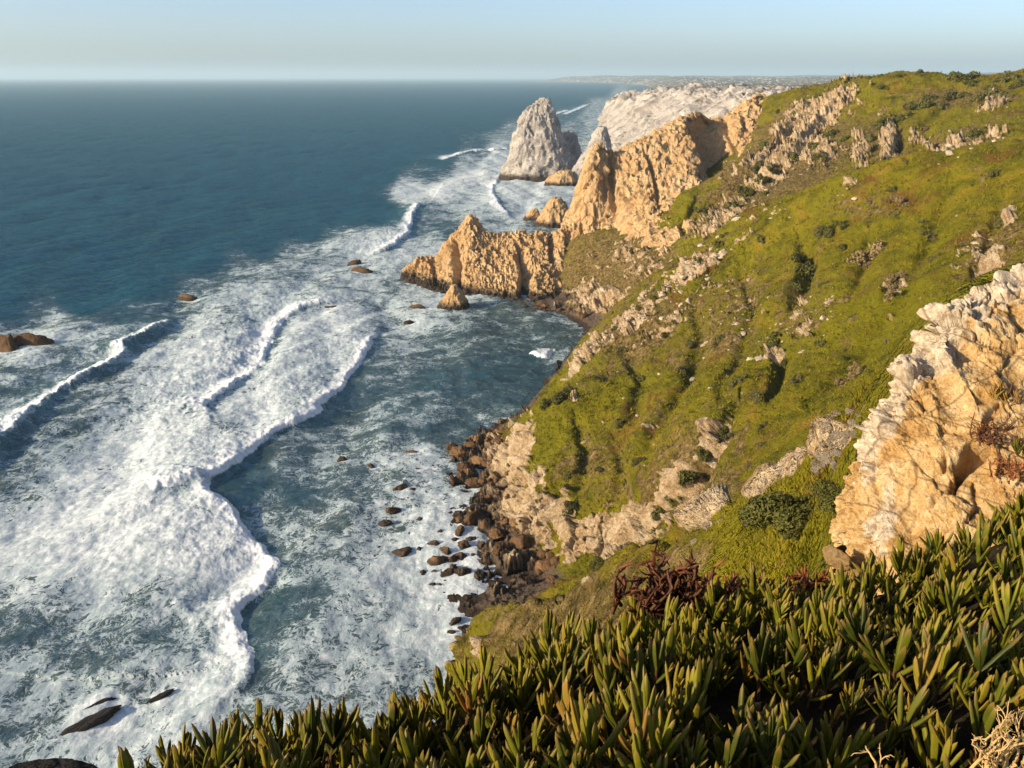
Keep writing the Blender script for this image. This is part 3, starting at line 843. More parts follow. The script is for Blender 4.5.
def cliff_disp(V, N):
    d = cl_fl(V, N)
    U, Vp = project(V[..., 0], V[..., 1], V[..., 2])
    front = (N[..., 1] < 0.5)
    def cleft(pts, depth, w):
        du, s, par = poly_dist(U, Vp, pts)
        k = np.where(s > 0, 0.5, 1.3)
        return -depth * np.exp(-(du / (w * k)) ** 2) * np.sin(np.pi * np.clip(par * .9 + .05, 0, 1)) ** .6
    e = cleft([(607, 150), (610, 170), (612, 200), (614, 215)], 5, 3.2) + cleft([(644, 150), (650, 165), (655, 185), (659, 208)], 4.0, 2.6)
    e += cleft([(690, 120), (706, 148), (716, 175), (718, 208)], 17, 12) + cleft([(722, 122), (733, 150), (735, 165)], 6, 4) + cleft([(685, 196), (697, 215), (700, 228)], 7, 6)
    e += cleft([(674, 218), (683, 232), (686, 245)], 4, 4) + cleft([(742, 112), (746, 135)], 4, 4)
    return d + e * front


# the fin: a serrated rock wall running out into the surf
def fin_columns():
    cols = []
    pts = [(401, 277, 560, 278), (408, 268, 560, 281), (416, 262, 560, 283), (425, 258, 560, 286), (433, 258, 560, 288), (441, 254, 559, 290), (448, 240, 558, 292), (456, 233, 557, 294), (463, 226, 556, 294), (470, 218, 555, 294), (477, 226, 554, 296), (484, 233, 553, 298),
           (496, 236, 552, 299), (508, 236, 551, 301), (519, 233, 551, 303), (530, 236, 550, 302), (540, 233, 550, 301), (550, 236, 549, 299), (560, 231, 549, 296), (572, 226, 549, 290), (586, 224, 549, 280), (600, 226, 548, 262)]
    for (u, v, Yr, vf) in pts:
        r = P(u, v, Y=Yr)
        fo = P(u + 2, vf, z=0.0) if u < 565 else P(u, vf, Y=Yr - 22)
        f0 = fo + np.array([0, -2, -5]); lo = fo * 0.62 + r * 0.38 + np.array([0, 3.5, 0.0])
        hi = fo * 0.22 + r * 0.78 + np.array([0, 1.6, 0.0])
        bk = r + np.array([2, 5.5, -3.0]); b1 = r + np.array([3, 12, -r[2] * .55]); bf = r + np.array([4, 20, -r[2] - 5])
        cols.append([f0, fo, lo, hi, r, bk, b1, bf])
    return np.array(cols).transpose(1, 0, 2)


fin_fl = flute(2.2, 7.5, 44, 8.0, blocky=0.75, bias=0.3)


def fin_disp(V, N):
    d = fin_fl(V, N)
    U, Vp = project(V[..., 0], V[..., 1], V[..., 2])
    front = (N[..., 1] < 0.5)
    def cleft(pts, depth, w):
        du, s, par = poly_dist(U, Vp, pts)
        k = np.where(s > 0, 0.5, 1.3)
        return -depth * np.exp(-(du / (w * k)) ** 2)
    e = cleft([(453, 245), (456, 265), (457, 288)], 7, 4.5) + cleft([(518, 255), (524, 272), (522, 296)], 8, 6) + cleft([(549, 238), (551, 262)], 5, 3.5) + cleft([(570, 236), (575, 262)], 4, 3)
    e += cleft([(583, 236), (585, 262)], 4, 3) + cleft([(432, 262), (436, 284)], 3, 3)
    return d + e * front


def stack_mesh(name, prof, Yc, depth, mat, nu, nv, disp, lean=0.0, zfoot=-4):
    """prof: (v, u_left, u_right) from foot to top as seen in the photo; depth: thickness along the sight line"""
    rows = []
    th = np.linspace(0, 2 * np.pi, 25)[:-1]
    for i, (v, uL, uR) in enumerate(prof):
        Ym = Yc + lean * i / (len(prof) - 1)
        a, b_ = P(uL, v, Y=Ym), P(uR, v, Y=Ym)
        c = (a + b_) / 2; rx = (b_[0] - a[0]) / 2
        dp = depth * (0.25 + 0.75 * min(1.0, rx / max(1e-3, (P(prof[0][2], v, Y=Ym)[0] - P(prof[0][1], v, Y=Ym)[0]) / 2)))
        ct, st = np.cos(th), np.sin(th)
        k = 0.8
        rows.append(np.stack([c[0] + rx * np.sign(ct) * np.abs(ct) ** k, c[1] + dp / 2 * np.sign(st) * np.abs(st) ** k, 0 * th + c[2]], 1))
    foot = rows[0].copy(); foot[:, 2] = zfoot
    cen = rows[-1].mean(0)
    cap = rows[-1] * 0.35 + cen * 0.65; cap[:, 2] = rows[-1][:, 2] + 0.3
    tip = np.repeat(cen[None], len(th), 0) + 0; tip[:, 2] += 0.35
    A = np.array([foot] + rows + [cap, tip])
    V = catmull(A, nv)
    V = np.concatenate([V[:, -3:], V, V[:, :4]], axis=1)
    V = catmull(V.transpose(1, 0, 2), (V.shape[1] - 1) * 8 + 1).transpose(1, 0, 2)
    V = V[:, 24:24 + 24 * 8]
    Vw = np.concatenate([V[:, -1:], V, V[:, :1]], 1)
    N = grid_normals(Vw)[:, 1:-1]
    N[-2:] = np.array([0, 0, 1.0])
    if (N[len(N) // 2, :, :2] * (V[len(V) // 2, :, :2] - V[len(V) // 2, :, :2].mean(0))).sum() < 0: N = -N
    V = V + N * disp(V, N)[..., None]
    V[-1] = V[-1].mean(0)
    me = raw_mesh(name, V, grid_quads(V.shape[0], V.shape[1], wrap=True))
    me.materials.append(mat)
    return me


link_list = []
cliff = link('sea_cliff', loft('sea_cliff', cliff_columns(), 620, 460, cliff_disp, M_CLIFF))
tag(cliff, 'tall sunlit orange cliff with a deep shaded ravine above the pebble beach', 'cliff')
fin = link('rock_fin', loft('rock_fin', fin_columns(), 620, 320, fin_disp, M_CLIFF))
tag(fin, 'serrated orange rock wall jutting into the surf with a pointed peak', 'rock wall')


def place_body(name, me, label, cat, group=None):
    return tag(link(name, me), label, cat, group)


place_body('sea_stack', stack_mesh('sea_stack', [(177, 499, 581), (170, 502, 580), (160, 507, 575), (150, 510, 569), (138, 513, 562), (126, 517, 558), (116, 522, 556), (108, 529, 554), (103, 535, 551), (100, 539, 549)], 1155, 70, M_PALE, 0, 240,
           flute(3.4, 22, 80, 21.0, blocky=1.1, ribs=0.7, bias=0.5), lean=18), 'massive pale grey sea stack standing in white surf', 'sea stack')
place_body('rock_tooth', stack_mesh('rock_tooth', [(182, 570, 620), (170, 574, 616), (158, 582, 612), (148, 589, 609), (138, 594, 607), (128, 599, 605)], 1090, 46, M_PALE, 0, 160, flute(2.4, 18, 40, 31.0), lean=10), 'pale pointed rock tooth between the sea stack and the orange cliff', 'rock')
place_body('rock_islet', stack_mesh('rock_islet', [(190, 543, 580), (186, 545, 578), (180, 549, 575), (175, 556, 572), (172, 562, 569)], 1075, 30, M_CLIFF, 0, 110, flute(1.8, 14, 30, 41.0)), 'low tan islet at the foot of the pale sea stack', 'islet')
place_body('rock_shard', stack_mesh('rock_shard', [(166, 554, 584), (152, 558, 580), (142, 560, 577), (134, 561, 574)], 1215, 40, M_PALE, 0, 110, flute(2.4, 16, 40, 51.0)), 'grey shaded rock shard leaning behind the sea stack', 'rock')
place_body('rock_spire', stack_mesh('rock_spire', [(316, 434, 471), (310, 437, 469), (302, 442, 466), (295, 447, 462), (290, 450, 458), (287, 452, 456)], 480, 16, M_CLIFF, 0, 130, flute(0.9, 6, 14, 61.0)), 'conical orange rock spire in the surf before the rock wall', 'rock')
place_body('beach_rock', stack_mesh('beach_rock', [(227, 535, 571), (220, 538, 569), (212, 543, 567), (204, 549, 564), (200, 553, 560)], 775, 30, M_CLIFF, 0, 120, flute(1.6, 10, 24, 71.0)), 'big brown rock standing in the surf behind the rock wall', 'rock')
place_body('beach_rock', stack_mesh('beach_rock', [(222, 524, 542), (217, 526, 541), (212, 530, 538), (210, 532, 536)], 800, 16, M_CLIFF, 0, 90, flute(1.0, 7, 18, 81.0)), 'small brown rock just left of the big surf rock', 'rock')


# pale cliff beyond
def pale_columns():
    cols = []
    def c(foot, mid, top):
        f = P(foot[0], foot[1], Y=foot[2]); m_ = P(mid[0], mid[1], Y=mid[2]); t = P(top[0], top[1], Y=top[2])
        f0 = f + np.array([-8, -10, -14]); bt = t + np.array([60, 60, 3.0]); b2 = t + np.array([400, 300, -10.0])
        cols.append([f0, f, m_, t, bt, b2])
    c((588, 142, 1780), (600, 126, 1800), (611, 103, 1830))
    c((592, 144, 1720), (606, 124, 1750), (618, 99, 1780))
    c((600, 152, 1560), (616, 125, 1650), (632, 97, 1700))
    c((612, 160, 1400), (634, 125, 1520), (655, 95, 1600))
    c((630, 165, 1270), (656, 126, 1400), (682, 94, 1480))
    c((655, 165, 1180), (682, 126, 1290), (708, 94, 1370))
    c((690, 160, 1100), (712, 124, 1190), (735, 95, 1260))
    c((720, 150, 1020), (742, 120, 1090), (762, 97, 1150))
    c((760, 140, 960), (780, 118, 1000), (800, 100, 1060))
    return np.array(cols).transpose(1, 0, 2)


place_body('pale_cliff', loft('pale_cliff', pale_columns(), 420, 260, flute(11.0, 85, 150, 91.0, blocky=1.0, bias=0.75), M_PALE), 'long pale grey cliff beyond the orange cliff', 'cliff')


# ------------------------------------------------------------------ boulders
def boulder_mesh(name, seed, mat, cuts=14, sub=4, flat=0.75, rough=0.20):
    r = np.random.default_rng(seed)
    import bmesh
    bm = bmesh.new()
    bmesh.ops.create_icosphere(bm, subdivisions=sub, radius=1.0)
    co = np.array([v.co[:] for v in bm.verts])
    for _ in range(cuts):
        nrm = r.normal(size=3); nrm /= np.linalg.norm(nrm)
        h = r.uniform(0.5, 0.85)
        dd = co @ nrm
        co = co - np.outer(np.clip(dd - h, 0, None), nrm) * 0.93
    nn = co / (np.linalg.norm(co, axis=1, keepdims=True) + 1e-9)
    d = ridged(co[:, 0] * 1.7 + seed, co[:, 1] * 1.7, co[:, 2] * 1.7, 3) * rough * 1.1 + fbm(co[:, 0] * 5, co[:, 1] * 5 + seed, co[:, 2] * 5, 3) * rough * 0.7
    co = co + nn * d[:, None]
    co *= np.array([r.uniform(0.85, 1.25), r.uniform(0.75, 1.05), r.uniform(0.6, 0.9) * flat / 0.75])
    for v, c in zip(bm.verts, co): v.co = c
    me = bpy.data.meshes.new(name)
    bm.to_mesh(me); bm.free()
    me.polygons.foreach_set('use_smooth', np.ones(len(me.polygons), bool))
    me.materials.append(mat)
    return me


SHORE_M = [boulder_mesh('shore_boulder', 100 + i, M_SHORE) for i in range(8)]
STONE_M = [boulder_mesh('hill_stone', 200 + i, M_STONE, cuts=12, rough=0.16) for i in range(8)]


def put(name, me, loc, size, label, cat, group, sink=0.25, stretch=None):
    o = link(name, me)
    s = size if not hasattr(size, '__len__') else size
    if not hasattr(s, '__len__'):
        s = (s * random.uniform(.85, 1.2), s * random.uniform(.85, 1.2), s * random.uniform(.75, 1.1))
    o.scale = s
    o.rotation_euler = (random.uniform(-.35, .35), random.uniform(-.35, .35), random.uniform(0, 6.28))
    o.location = (loc[0], loc[1], loc[2] - s[2] * sink)
    return tag(o, label, cat, group)


# rocks awash: u, v (waterline), half width in px, half height px, label
SURF = [
    (355, 264, 6, 4, 'brown rock awash, upper of the pair left of the rock wall'), (361, 272, 8, 5, 'brown wet rock awash, lower of the pair left of the rock wall'), (333, 308, 8, 3, 'dark low rock at the far end of the wave front'),
    (187, 298, 7, 4, 'dark lone rock in the breaking swell'), (418, 308, 8, 5, 'orange boulder awash left of the rock spire'), (409, 322, 5, 2.5, 'small dark rock left of the rock spire, nearest the open surf'),
    (8, 350, 12, 11, 'brown rock heap at the outer surf, left block'), (31, 347, 13, 13, 'brown rock heap at the outer surf, right block'),
    (92, 720, 26, 9, 'black wet reef rock with white wash round it'), (100, 703, 14, 5, 'thin black reef rock behind the larger black one'), (162, 695, 12, 5, 'dark reef rock in the wash right of the black reef'),
]
for (u, v, w, h_, lab) in SURF:
    p = P(u, v, z=0)
    k = np.linalg.norm(p - np.array([0, 0, H])) / F
    o = put('surf_rock', SHORE_M[random.randrange(8)], p, (w * k * 1.15, w * k * 0.9, max(h_ * k * 1.5, 0.5)), lab, 'rock', 'rocks awash in the surf', 0.1)
    o.rotation_euler = (0, 0, random.uniform(-.4, .4))
    if u < 60:
        o.data = o.data.copy(); o.data.materials.clear(); o.data.materials.append(M_DARK)
    if v > 680:
        o.scale = (w * k * .95, w * k * .34, w * k * .20); o.rotation_euler = (0, 0, .75); o.location.z = -w * k * .03
        o.data = o.data.copy(); o.data.materials.clear(); o.data.materials.append(M_REEF)
    SURF_ROCKS.append((p[0], p[1], w * k))

COVE = [(413, 454, 8, 6), (372, 468, 6, 4), (343, 460, 5, 4), (417, 473, 6, 4), (401, 491, 9, 6), (392, 512, 8, 7), (385, 523, 9, 5), (403, 552, 10, 5), (434, 545, 8, 6), (446, 553, 7, 6), (455, 541, 6, 5), (463, 547, 8, 6),
        (459, 534, 8, 6), (440, 534, 5, 4), (438, 563, 10, 7), (452, 561, 6, 5), (461, 557, 9, 7), (470, 540, 6, 5), (422, 573, 5, 3), (448, 573, 7, 4), (482, 577, 5, 4), (454, 622, 6, 6), (451, 632, 4, 3), (432, 470, 5, 3), (426, 458, 5, 3),
        (444, 505, 5, 4), (430, 485, 4, 3), (473, 556, 5, 4), (468, 572, 5, 3), (409, 500, 4, 2.5), (420, 520, 5, 3), (410, 535, 5, 3), (396, 457, 4, 3), (325, 660, 6, 5)]
for _ in range(55):
    u_, v_ = rng.normal(440, 30), rng.uniform(445, 600)
    if u_ > np.interp(v_, [445, 480, 520, 560, 600], [455, 455, 470, 488, 498]): continue
    w_ = min(5.0, 1.3 + rng.pareto(2.4) * 1.2)
    COVE.append((u_, v_, w_, w_ * .7))
for (u, v, w, h_) in COVE:
    p = P(u, v, z=0)
    k = np.linalg.norm(p - np.array([0, 0, H])) / F
    put('surf_rock', SHORE_M[random.randrange(8)], p, (w * k * 1.1, w * k, h_ * k * 1.35), 'rounded brown boulder awash in the cove below the slope', 'rock', 'brown boulders awash in the cove', 0.15)
    SURF_ROCKS.append((p[0], p[1], w * k * 0.8))

sea = link('sea', build_sea(), sea_material())
tag(sea, 'dark teal sea with lines of white surf rolling to the shore', 'sea', kind='structure')

# rubble along the shore under the brow
cnt = 0
tries = 0
reg = [(452, 470, 40, 44, 40), (470, 470, 34, 44, 60), (500, 430, 24, 20, 20), (495, 500, 22, 40, 40), (508, 530, 24, 22, 45), (545, 560, 16, 12, 10), (480, 440, 22, 24, 30)]
while cnt < 165 and tries < 4000:
    tries += 1
    cu, cv, ru, rv, _ = reg[rng.integers(len(reg))]
    u = cu + rng.normal() * ru * 0.55; v = cv + rng.normal() * rv * 0.55
    loc, nor = hit(u, v)
    if loc is None or loc.z > 9 or loc.z < -0.9: continue
    k = (loc - camo.location).length / F
    s = k * min(9, 1.6 + rng.pareto(2.0) * 2.2)
    put('shore_boulder', SHORE_M[rng.integers(8)], loc, s, 'brown boulder in the rubble at the foot of the slope', 'rock', 'brown boulders in the shore rubble', 0.2)
    cnt += 1
BIGS = [(478, 482, 13, 'largest brown block in the rubble below the shore cliff'), (522, 541, 15, 'large tan block leaning at the cliff foot above the cove'), (553, 580, 8, 'grey brown block beside the dark sand of the cove'), (498, 548, 9, 'squat brown block between the rubble and the dark sand')]
for u, v, w, lab in BIGS:
    loc, nor = hit(u, v)
    if loc is None: continue
    k = (loc - camo.location).length / F
    put('shore_boulder', SHORE_M[rng.integers(8)], loc, (w * k, w * k * .9, w * k * .8), lab, 'rock', None, 0.2)
# foot of the orange rock wall and the pebble beach
FOOT = 0
for i in range(400):
    if FOOT >= 60: break
    u = rng.uniform(440, 585); v = np.interp(u, [440, 500, 540, 575, 590], [291, 300, 306, 308, 322]) + rng.normal() * 3
    p = P(u, v, z=0.3)
    loc, nor = hit(u, v)
    if loc is not None and loc.z > 0.3: p = np.array(loc)
    if p[2] > 7: continue
    k = np.linalg.norm(p - np.array([0, 0, H])) / F
    put('shore_boulder', SHORE_M[rng.integers(8)], p, k * rng.uniform(1.4, 4.0), 'brown boulder at the foot of the orange rock wall', 'rock', 'boulders under the rock wall', 0.1)
    FOOT += 1

# pale stones on the grass
STZ = [(690, 268, 52, 10, -38, 60), (740, 205, 40, 10, -30, 24), (650, 305, 40, 12, -38, 40), (700, 300, 40, 16, -30, 30), (780, 215, 16, 10, 0, 10), (810, 325, 22, 20, 0, 16), (768, 350, 12, 14, 0, 10), (830, 310, 8, 20, 0, 6), (850, 190, 10, 8, 0, 6),
       (735, 325, 40, 20, 0, 20), (715, 370, 50, 30, 0, 12), (640, 400, 50, 40, 0, 10), (590, 345, 22, 8, -45, 14), (765, 480, 36, 6, -35, 22), (715, 518, 26, 7, -40, 22), (838, 438, 20, 7, -45, 20), (985, 250, 20, 20, -30, 16), (945, 150, 26, 10, 0, 8), (985, 135, 24, 6, 0, 6), (650, 530, 12, 10, 0, 5)]
for (cu, cv, ru, rv, an, cn) in STZ:
    c, s_ = math.cos(math.radians(an)), math.sin(math.radians(an))
    for _ in range(cn):
        a, b2 = rng.normal() * ru * .6, rng.normal() * rv * .6
        u = cu + a * c - b2 * s_; v = cv + a * s_ + b2 * c
        loc, nor = hit(u, v)
        if loc is None or loc.z < 6: continue
        if cu < 850 and cv > 430 and loc.y > 60: continue
        k = (loc - camo.location).length / F
        put('hill_stone', STONE_M[rng.integers(8)], loc, k * min(5.0, 1.2 + rng.pareto(2.2) * 1.3), 'pale angular stone half sunk in the grassy slope', 'stone', 'pale stones scattered over the grassy slope', 0.30)


# ------------------------------------------------------------------ bushes
def leaf_material(name, c0, c1, trans=0.25):
    b = NB(name)
    c = b.mix(b.noise(1.7, 3), c0, c1)
    c = b.mix(b.math('MULTIPLY', b.rand(), 0.5), c, tuple(0.5 * (x + y) * 1.5 for x, y in zip(c0, c1)))
    m = b.fin(c, 0.75, 0.2)
    return m


M_BUSH = leaf_material('bush_leaf', (0.036, 0.040, 0.008), (0.10, 0.095, 0.018))
M_BUSHY = leaf_material('olive_bush_leaf', (0.05, 0.055, 0.014), (0.12, 0.10, 0.03))
M_BRUSH = leaf_material('dry_bush_leaf', (0.11, 0.075, 0.03), (0.19, 0.14, 0.06))


def bush_mesh(name, seed, mat, nl, lsz, flat=0.6):
    r = np.random.default_rng(seed)
    nc = 9
    cen = r.normal(size=(nc, 3)) * np.array([.5, .5, .25]); cen[:, 2] = np.abs(cen[:, 2]) * flat + 0.12
    rad = r.uniform(.28, .55, nc)
    k = r.integers(nc, size=nl)
    d = r.normal(size=(nl, 3)); d /= np.linalg.norm(d, axis=1, keepdims=True)
    rr_ = rad[k] * (r.uniform(0.3, 1, nl) ** 0.4)
    p = cen[k] + d * rr_[:, None] * np.array([1, 1, .8])
    p[:, 2] = np.abs(p[:, 2])
    nrm = d + r.normal(size=(nl, 3)) * .7
    t1 = np.cross(nrm, r.normal(size=(nl, 3))); t1 /= np.linalg.norm(t1, axis=1, keepdims=True)
    t2 = np.cross(nrm, t1); t2 /= np.linalg.norm(t2, axis=1, keepdims=True)
    s = lsz * r.uniform(.6, 1.3, nl)[:, None]
    V = np.stack([p - t1 * s, p + t2 * s * .55, p + t1 * s, p - t2 * s * .55], 1).reshape(-1, 3)
    me = raw_mesh(name, V, np.arange(nl * 4).reshape(-1, 4), smooth=False)
    me.materials.append(mat)
    return me


BUSH = [bush_mesh('bush', 300 + i, M_BUSH, 1500, .11) for i in range(4)]
BUSHY = [bush_mesh('bush', 320 + i, M_BUSHY, 1500, .11) for i in range(4)]
BRUSH = [bush_mesh('bush', 340 + i, M_BRUSH, 1500, .10) for i in range(3)]
BSP = [  # u, v, half width px, mesh family
    (800, 262, 10, 0), (805, 275, 12, 0), (795, 288, 8, 0), (832, 232, 8, 0), (775, 345, 9, 0), (690, 475, 12, 0), (705, 455, 9, 0), (672, 500, 12, 0), (720, 435, 8, 0), (660, 515, 8, 0), (560, 400, 10, 0), (548, 405, 7, 0), (568, 392, 7, 0),
    (575, 505, 9, 1), (893, 215, 6, 1), (875, 255, 14, 2), (893, 288, 9, 2), (888, 297, 8, 2), (900, 276, 7, 2), (853, 377, 11, 2), (845, 383, 8, 2), (862, 370, 7, 2), (868, 265, 9, 2), (905, 205, 7, 2), (890, 200, 6, 2), (820, 232, 9, 1), (845, 225, 6, 0),
    (915, 108, 9, 0), (900, 120, 5, 0), (830, 135, 8, 0), (812, 150, 9, 0), (820, 160, 8, 0), (765, 145, 6, 0), (778, 112, 4, 0), (770, 170, 5, 0), (765, 180, 8, 0), (750, 195, 8, 0), (740, 190, 6, 0), (735, 207, 7, 0), (760, 165, 5, 0), (795, 160, 6, 0),
    (955, 79, 10, 0), (965, 80, 8, 0), (972, 83, 6, 0), (1000, 82, 7, 1), (1010, 78, 8, 1), (1018, 84, 7, 1), (990, 90, 6, 1), (940, 105, 6, 1), (950, 98, 7, 1), (930, 100, 7, 1), (985, 97, 8, 1), (1005, 95, 7, 1), (1015, 88, 6, 0), (900, 77, 4, 0), (918, 73, 4, 0), (870, 78, 4, 0), (880, 77, 3, 0), (965, 97, 6, 1),
    (880, 125, 7, 0), (870, 140, 8, 1), (845, 140, 6, 0), (975, 138, 9, 0), (720, 245, 6, 0), (725, 235, 5, 0), (640, 310, 6, 1), (655, 300, 5, 0), (700, 262, 5, 0), (760, 240, 6, 1), (600, 380, 6, 1), (625, 350, 6, 1), (930, 235, 5, 1), (955, 300, 6, 1),
    (640, 380, 7, 1), (680, 370, 7, 1), (720, 340, 7, 1), (760, 400, 8, 1), (800, 380, 7, 1), (740, 380, 8, 1), (820, 345, 8, 0), (785, 365, 7, 0), (640, 460, 6, 1), (600, 470, 5, 0), (570, 475, 6, 1), (620, 425, 6, 1),
]
for _ in range(110):
    u = float(rng.uniform(560, 1024)); v = float(rng.uniform(80, 500))
    if v < 150 - 0.02 * (u - 560) and rng.random() < .3: continue
    BSP.append((u, v, float(rng.uniform(2.0, 5.5)), int(rng.choice([0, 1, 1, 2]))))
for (u, v, w, fam) in BSP:
    loc, nor = hit(u, v)
    if loc is None or loc.z < 12 or loc.y < 70: continue
    k = (loc - camo.location).length / F
    me = [BUSH, BUSHY, BRUSH][fam][rng.integers(3)]
    o = link('bush', me)
    s = w * k * 1.05
    q = Vector((0, 0, 1)).lerp(nor, 0.7).to_track_quat('Z', 'Y').to_matrix() @ Matrix.Rotation(rng.uniform(0, 6.28), 3, 'Z')
    o.scale = (s * rng.uniform(.7, 1.2), s * rng.uniform(.7, 1.2), s * rng.uniform(.8, 1.3)); o.rotation_euler = q.to_euler(); o.location = loc - Vector((0, 0, s * .12))
    lab = ['dark green low bush growing in the folds of the hillside', 'olive green low bush on the open grassy slope', 'dry tan bush on the bright green slope'][fam]
    tag(o, lab, 'bush', ['dark bushes on the hillside', 'olive bushes on the hillside', 'dry tan bushes on the green slope'][fam])
def grass_tufts():
    me0 = hill.data
    nv = len(me0.vertices)
    co = np.empty(nv * 3, np.float32); me0.vertices.foreach_get('co', co); co = co.reshape(-1, 3)
    no = np.empty(nv * 3, np.float32); me0.vertices.foreach_get('normal', no); no = no.reshape(-1, 3)
    rk_ = np.empty(nv, np.float32); me0.attributes['rock'].data.foreach_get('value', rk_)
    u, v = project(co[:, 0], co[:, 1], co[:, 2])
    dist = np.linalg.norm(co - np.array([0, 0, H]), axis=1)
    face = ((np.array([0, 0, H]) - co) * no).sum(1) * np.sign(no[:, 2])
    ok = (u > 440) & (u < 1060) & (v > 60) & (v < 720) & (rk_ < .35) & (co[:, 2] > 7) & (dist > 12) & (face > 0)
    idx = np.nonzero(ok)[0]
    r = np.random.default_rng(99)
    pick = r.choice(idx, min(42000, len(idx)), replace=False)
    thick = fbm(co[pick, 0] / 9, co[pick, 1] / 9, co[pick, 2] / 9, 3)
    pick = pick[(thick + r.normal(size=len(pick)) * .15) > -0.12]
    p = co[pick]; k = dist[pick] / F
    hgt = np.clip(k * r.uniform(1.2, 3.2, len(pick)), .08, 1.1)
    Vs = []
    for j in range(5):
        a = r.uniform(0, 6.28, len(pick)); w = hgt * r.uniform(.10, .22, len(pick))
        lean = hgt * r.uniform(.15, .75, len(pick)); off = hgt * r.uniform(0, .5, len(pick))
        ca, sa = np.cos(a), np.sin(a)
        b0 = p + np.stack([ca * off, sa * off, -0.1 * hgt], 1)
        t = b0 + np.stack([ca * lean, sa * lean, hgt * r.uniform(.6, 1.1, len(pick))], 1)
        sd_ = np.stack([-sa * w, ca * w, 0 * w], 1)
        Vs.append(np.stack([b0 - sd_, b0 + sd_, t], 1))
    V = np.concatenate(Vs).reshape(-1, 3)
    return raw_mesh('grass_tufts', V, tris=np.arange(len(V)).reshape(-1, 3), smooth=False)


b = NB('tuft_grass')
gt = b.ramp(b.math('ADD', b.math('MULTIPLY', b.noise(0.35, 4, .7), .7), b.math('MULTIPLY', b.noise(2.5, 2), .3)), [(.34, (0.040, 0.042, 0.010)), (.45, (0.124, 0.117, 0.008)), (.56, (0.205, 0.170, 0.011)), (.68, (0.30, 0.19, 0.06))])
tag(link('grass_tufts', grass_tufts(), b.fin(gt, .9, .05)), 'rough yellow green grass tufts covering the hillside', 'grass', kind='stuff')
# near bushes by the outcrop
for i, (u, v, w, lab) in enumerate([(800, 512, 42, 'large dark green bush at the left foot of the ochre outcrop'), (768, 520, 30, 'dark green bush left of the largest near bush, above white stones'), (836, 500, 26, 'rounded green bush touching the ochre outcrop'), (600, 568, 12, 'dark small bush on the near grassy spur below the tan cliff')]):
    loc, nor = hit(u, v)
    if loc is None: continue
    k = (loc - camo.location).length / F
    o = link('bush', bush_mesh('bush', 400 + i, M_BUSH, 9000, .05))
    s = w * k
    o.scale = (s, s, s * .9); o.location = loc - Vector((0, 0, s * .1))
    tag(o, lab, 'bush')

# ------------------------------------------------------------------ near ochre outcrop
def outcrop_columns():
    sil = [(842, 555, 5.9), (841, 520, 6.0), (847, 494, 6.1), (852, 466, 6.2), (864, 440, 6.3), (879, 405, 6.4), (893, 380, 6.5), (905, 361, 6.6), (926, 347, 6.7), (933, 325, 6.8), (951, 312, 6.9), (966, 298, 7.0),
           (986, 289, 7.1), (1006, 277, 7.2), (1026, 262, 7.3), (1065, 240, 7.4), (1130, 215, 7.5), (1250, 190, 7.5)]
    cols = []
    for i, (u, v, Yr) in enumerate(sil):
        t = i / (len(sil) - 1)
        s = P(u, v, Y=Yr)
        bt = P(852 + 330 * t ** 0.9, 640 - 20 * t, Y=4.7 - 0.3 * t)
        m1 = s * 0.72 + bt * 0.28 + np.array([0.0, -0.18, 0.06]); m2 = s * 0.4 + bt * 0.6 + np.array([0.0, -0.22, 0.06])
        b1 = s + np.array([0.10, 0.35, -0.10]); b2 = s + np.array([0.3, 0.9, -0.8]); b3 = s + np.array([0.5, 1.2, -2.6])
        cols.append([bt, m2, m1, s, b1, b2, b3])
    return np.array(cols).transpose(1, 0, 2)


def outcrop_disp(V, N):
    x, y, z = V[..., 0], V[..., 1], V[..., 2]
    U, Vp = project(x, y, z)
    du, s, par = poly_dist(U, Vp, [(842, 555), (841, 520), (847, 494), (864, 440), (893, 380), (926, 347), (951, 312), (1006, 277), (1130, 215)])
    edge = np.exp(-(du / 38) ** 2)
    w = fbm(x / .6, y / .6, z / .6, 3) * .25
    bl = ridged(x / .34 + w, y / .34, z / .30 + w, 4, .55)
    bl2 = ridged(x / .8 + 4, y / .8, z / .6, 3, .5)
    bk = blocks(x / .34, y / .34, z / .20, 0.35, 0, 0.45) * (0.05 + 0.13 * edge) + blocks(x / .13, y / .13, z / .11, 0.5, 30, 0.35) * (0.016 + 0.04 * edge)
    calm = 1 - 0.65 * blob(U, Vp, 872, 500, 40, 70) - 0.35 * blob(U, Vp, 940, 430, 60, 70)
    bk = bk * calm
    d = -0.17 + bk + (bl * 0.07) * (0.45 + 1.0 * edge) + bl2 * 0.08 + fbm(x / .09, y / .09, z / .09, 4, .6) * 0.022 + fbm(x / .02, y / .02, z / .02, 3, .6) * 0.006
    def crack(pts, depth, wd):
        q, s2, par2 = poly_dist(U + 5 * fbm(x / .12, y / .12, z / .12, 3), Vp, pts)
        k = wd * np.sin(np.pi * np.clip(par2 * .9 + .05, 0, 1)) ** .7
        return -depth * np.exp(-(q / k) ** 2)
    d += crack([(982, 425), (972, 448), (958, 468), (945, 480)], 0.22, 6) + crack([(943, 445), (938, 458)], 0.08, 5) + crack([(945, 478), (925, 490), (915, 500)], .06, 3) + crack([(1000, 390), (985, 425)], .06, 4) + crack([(870, 440), (868, 490), (862, 530)], .05, 4)
    d += crack([(905, 385), (930, 395)], .08, 6) + crack([(880, 415), (895, 425)], .07, 6) + crack([(960, 335), (975, 345)], .06, 5) + crack([(985, 500), (978, 470)], .05, 3)
    return d


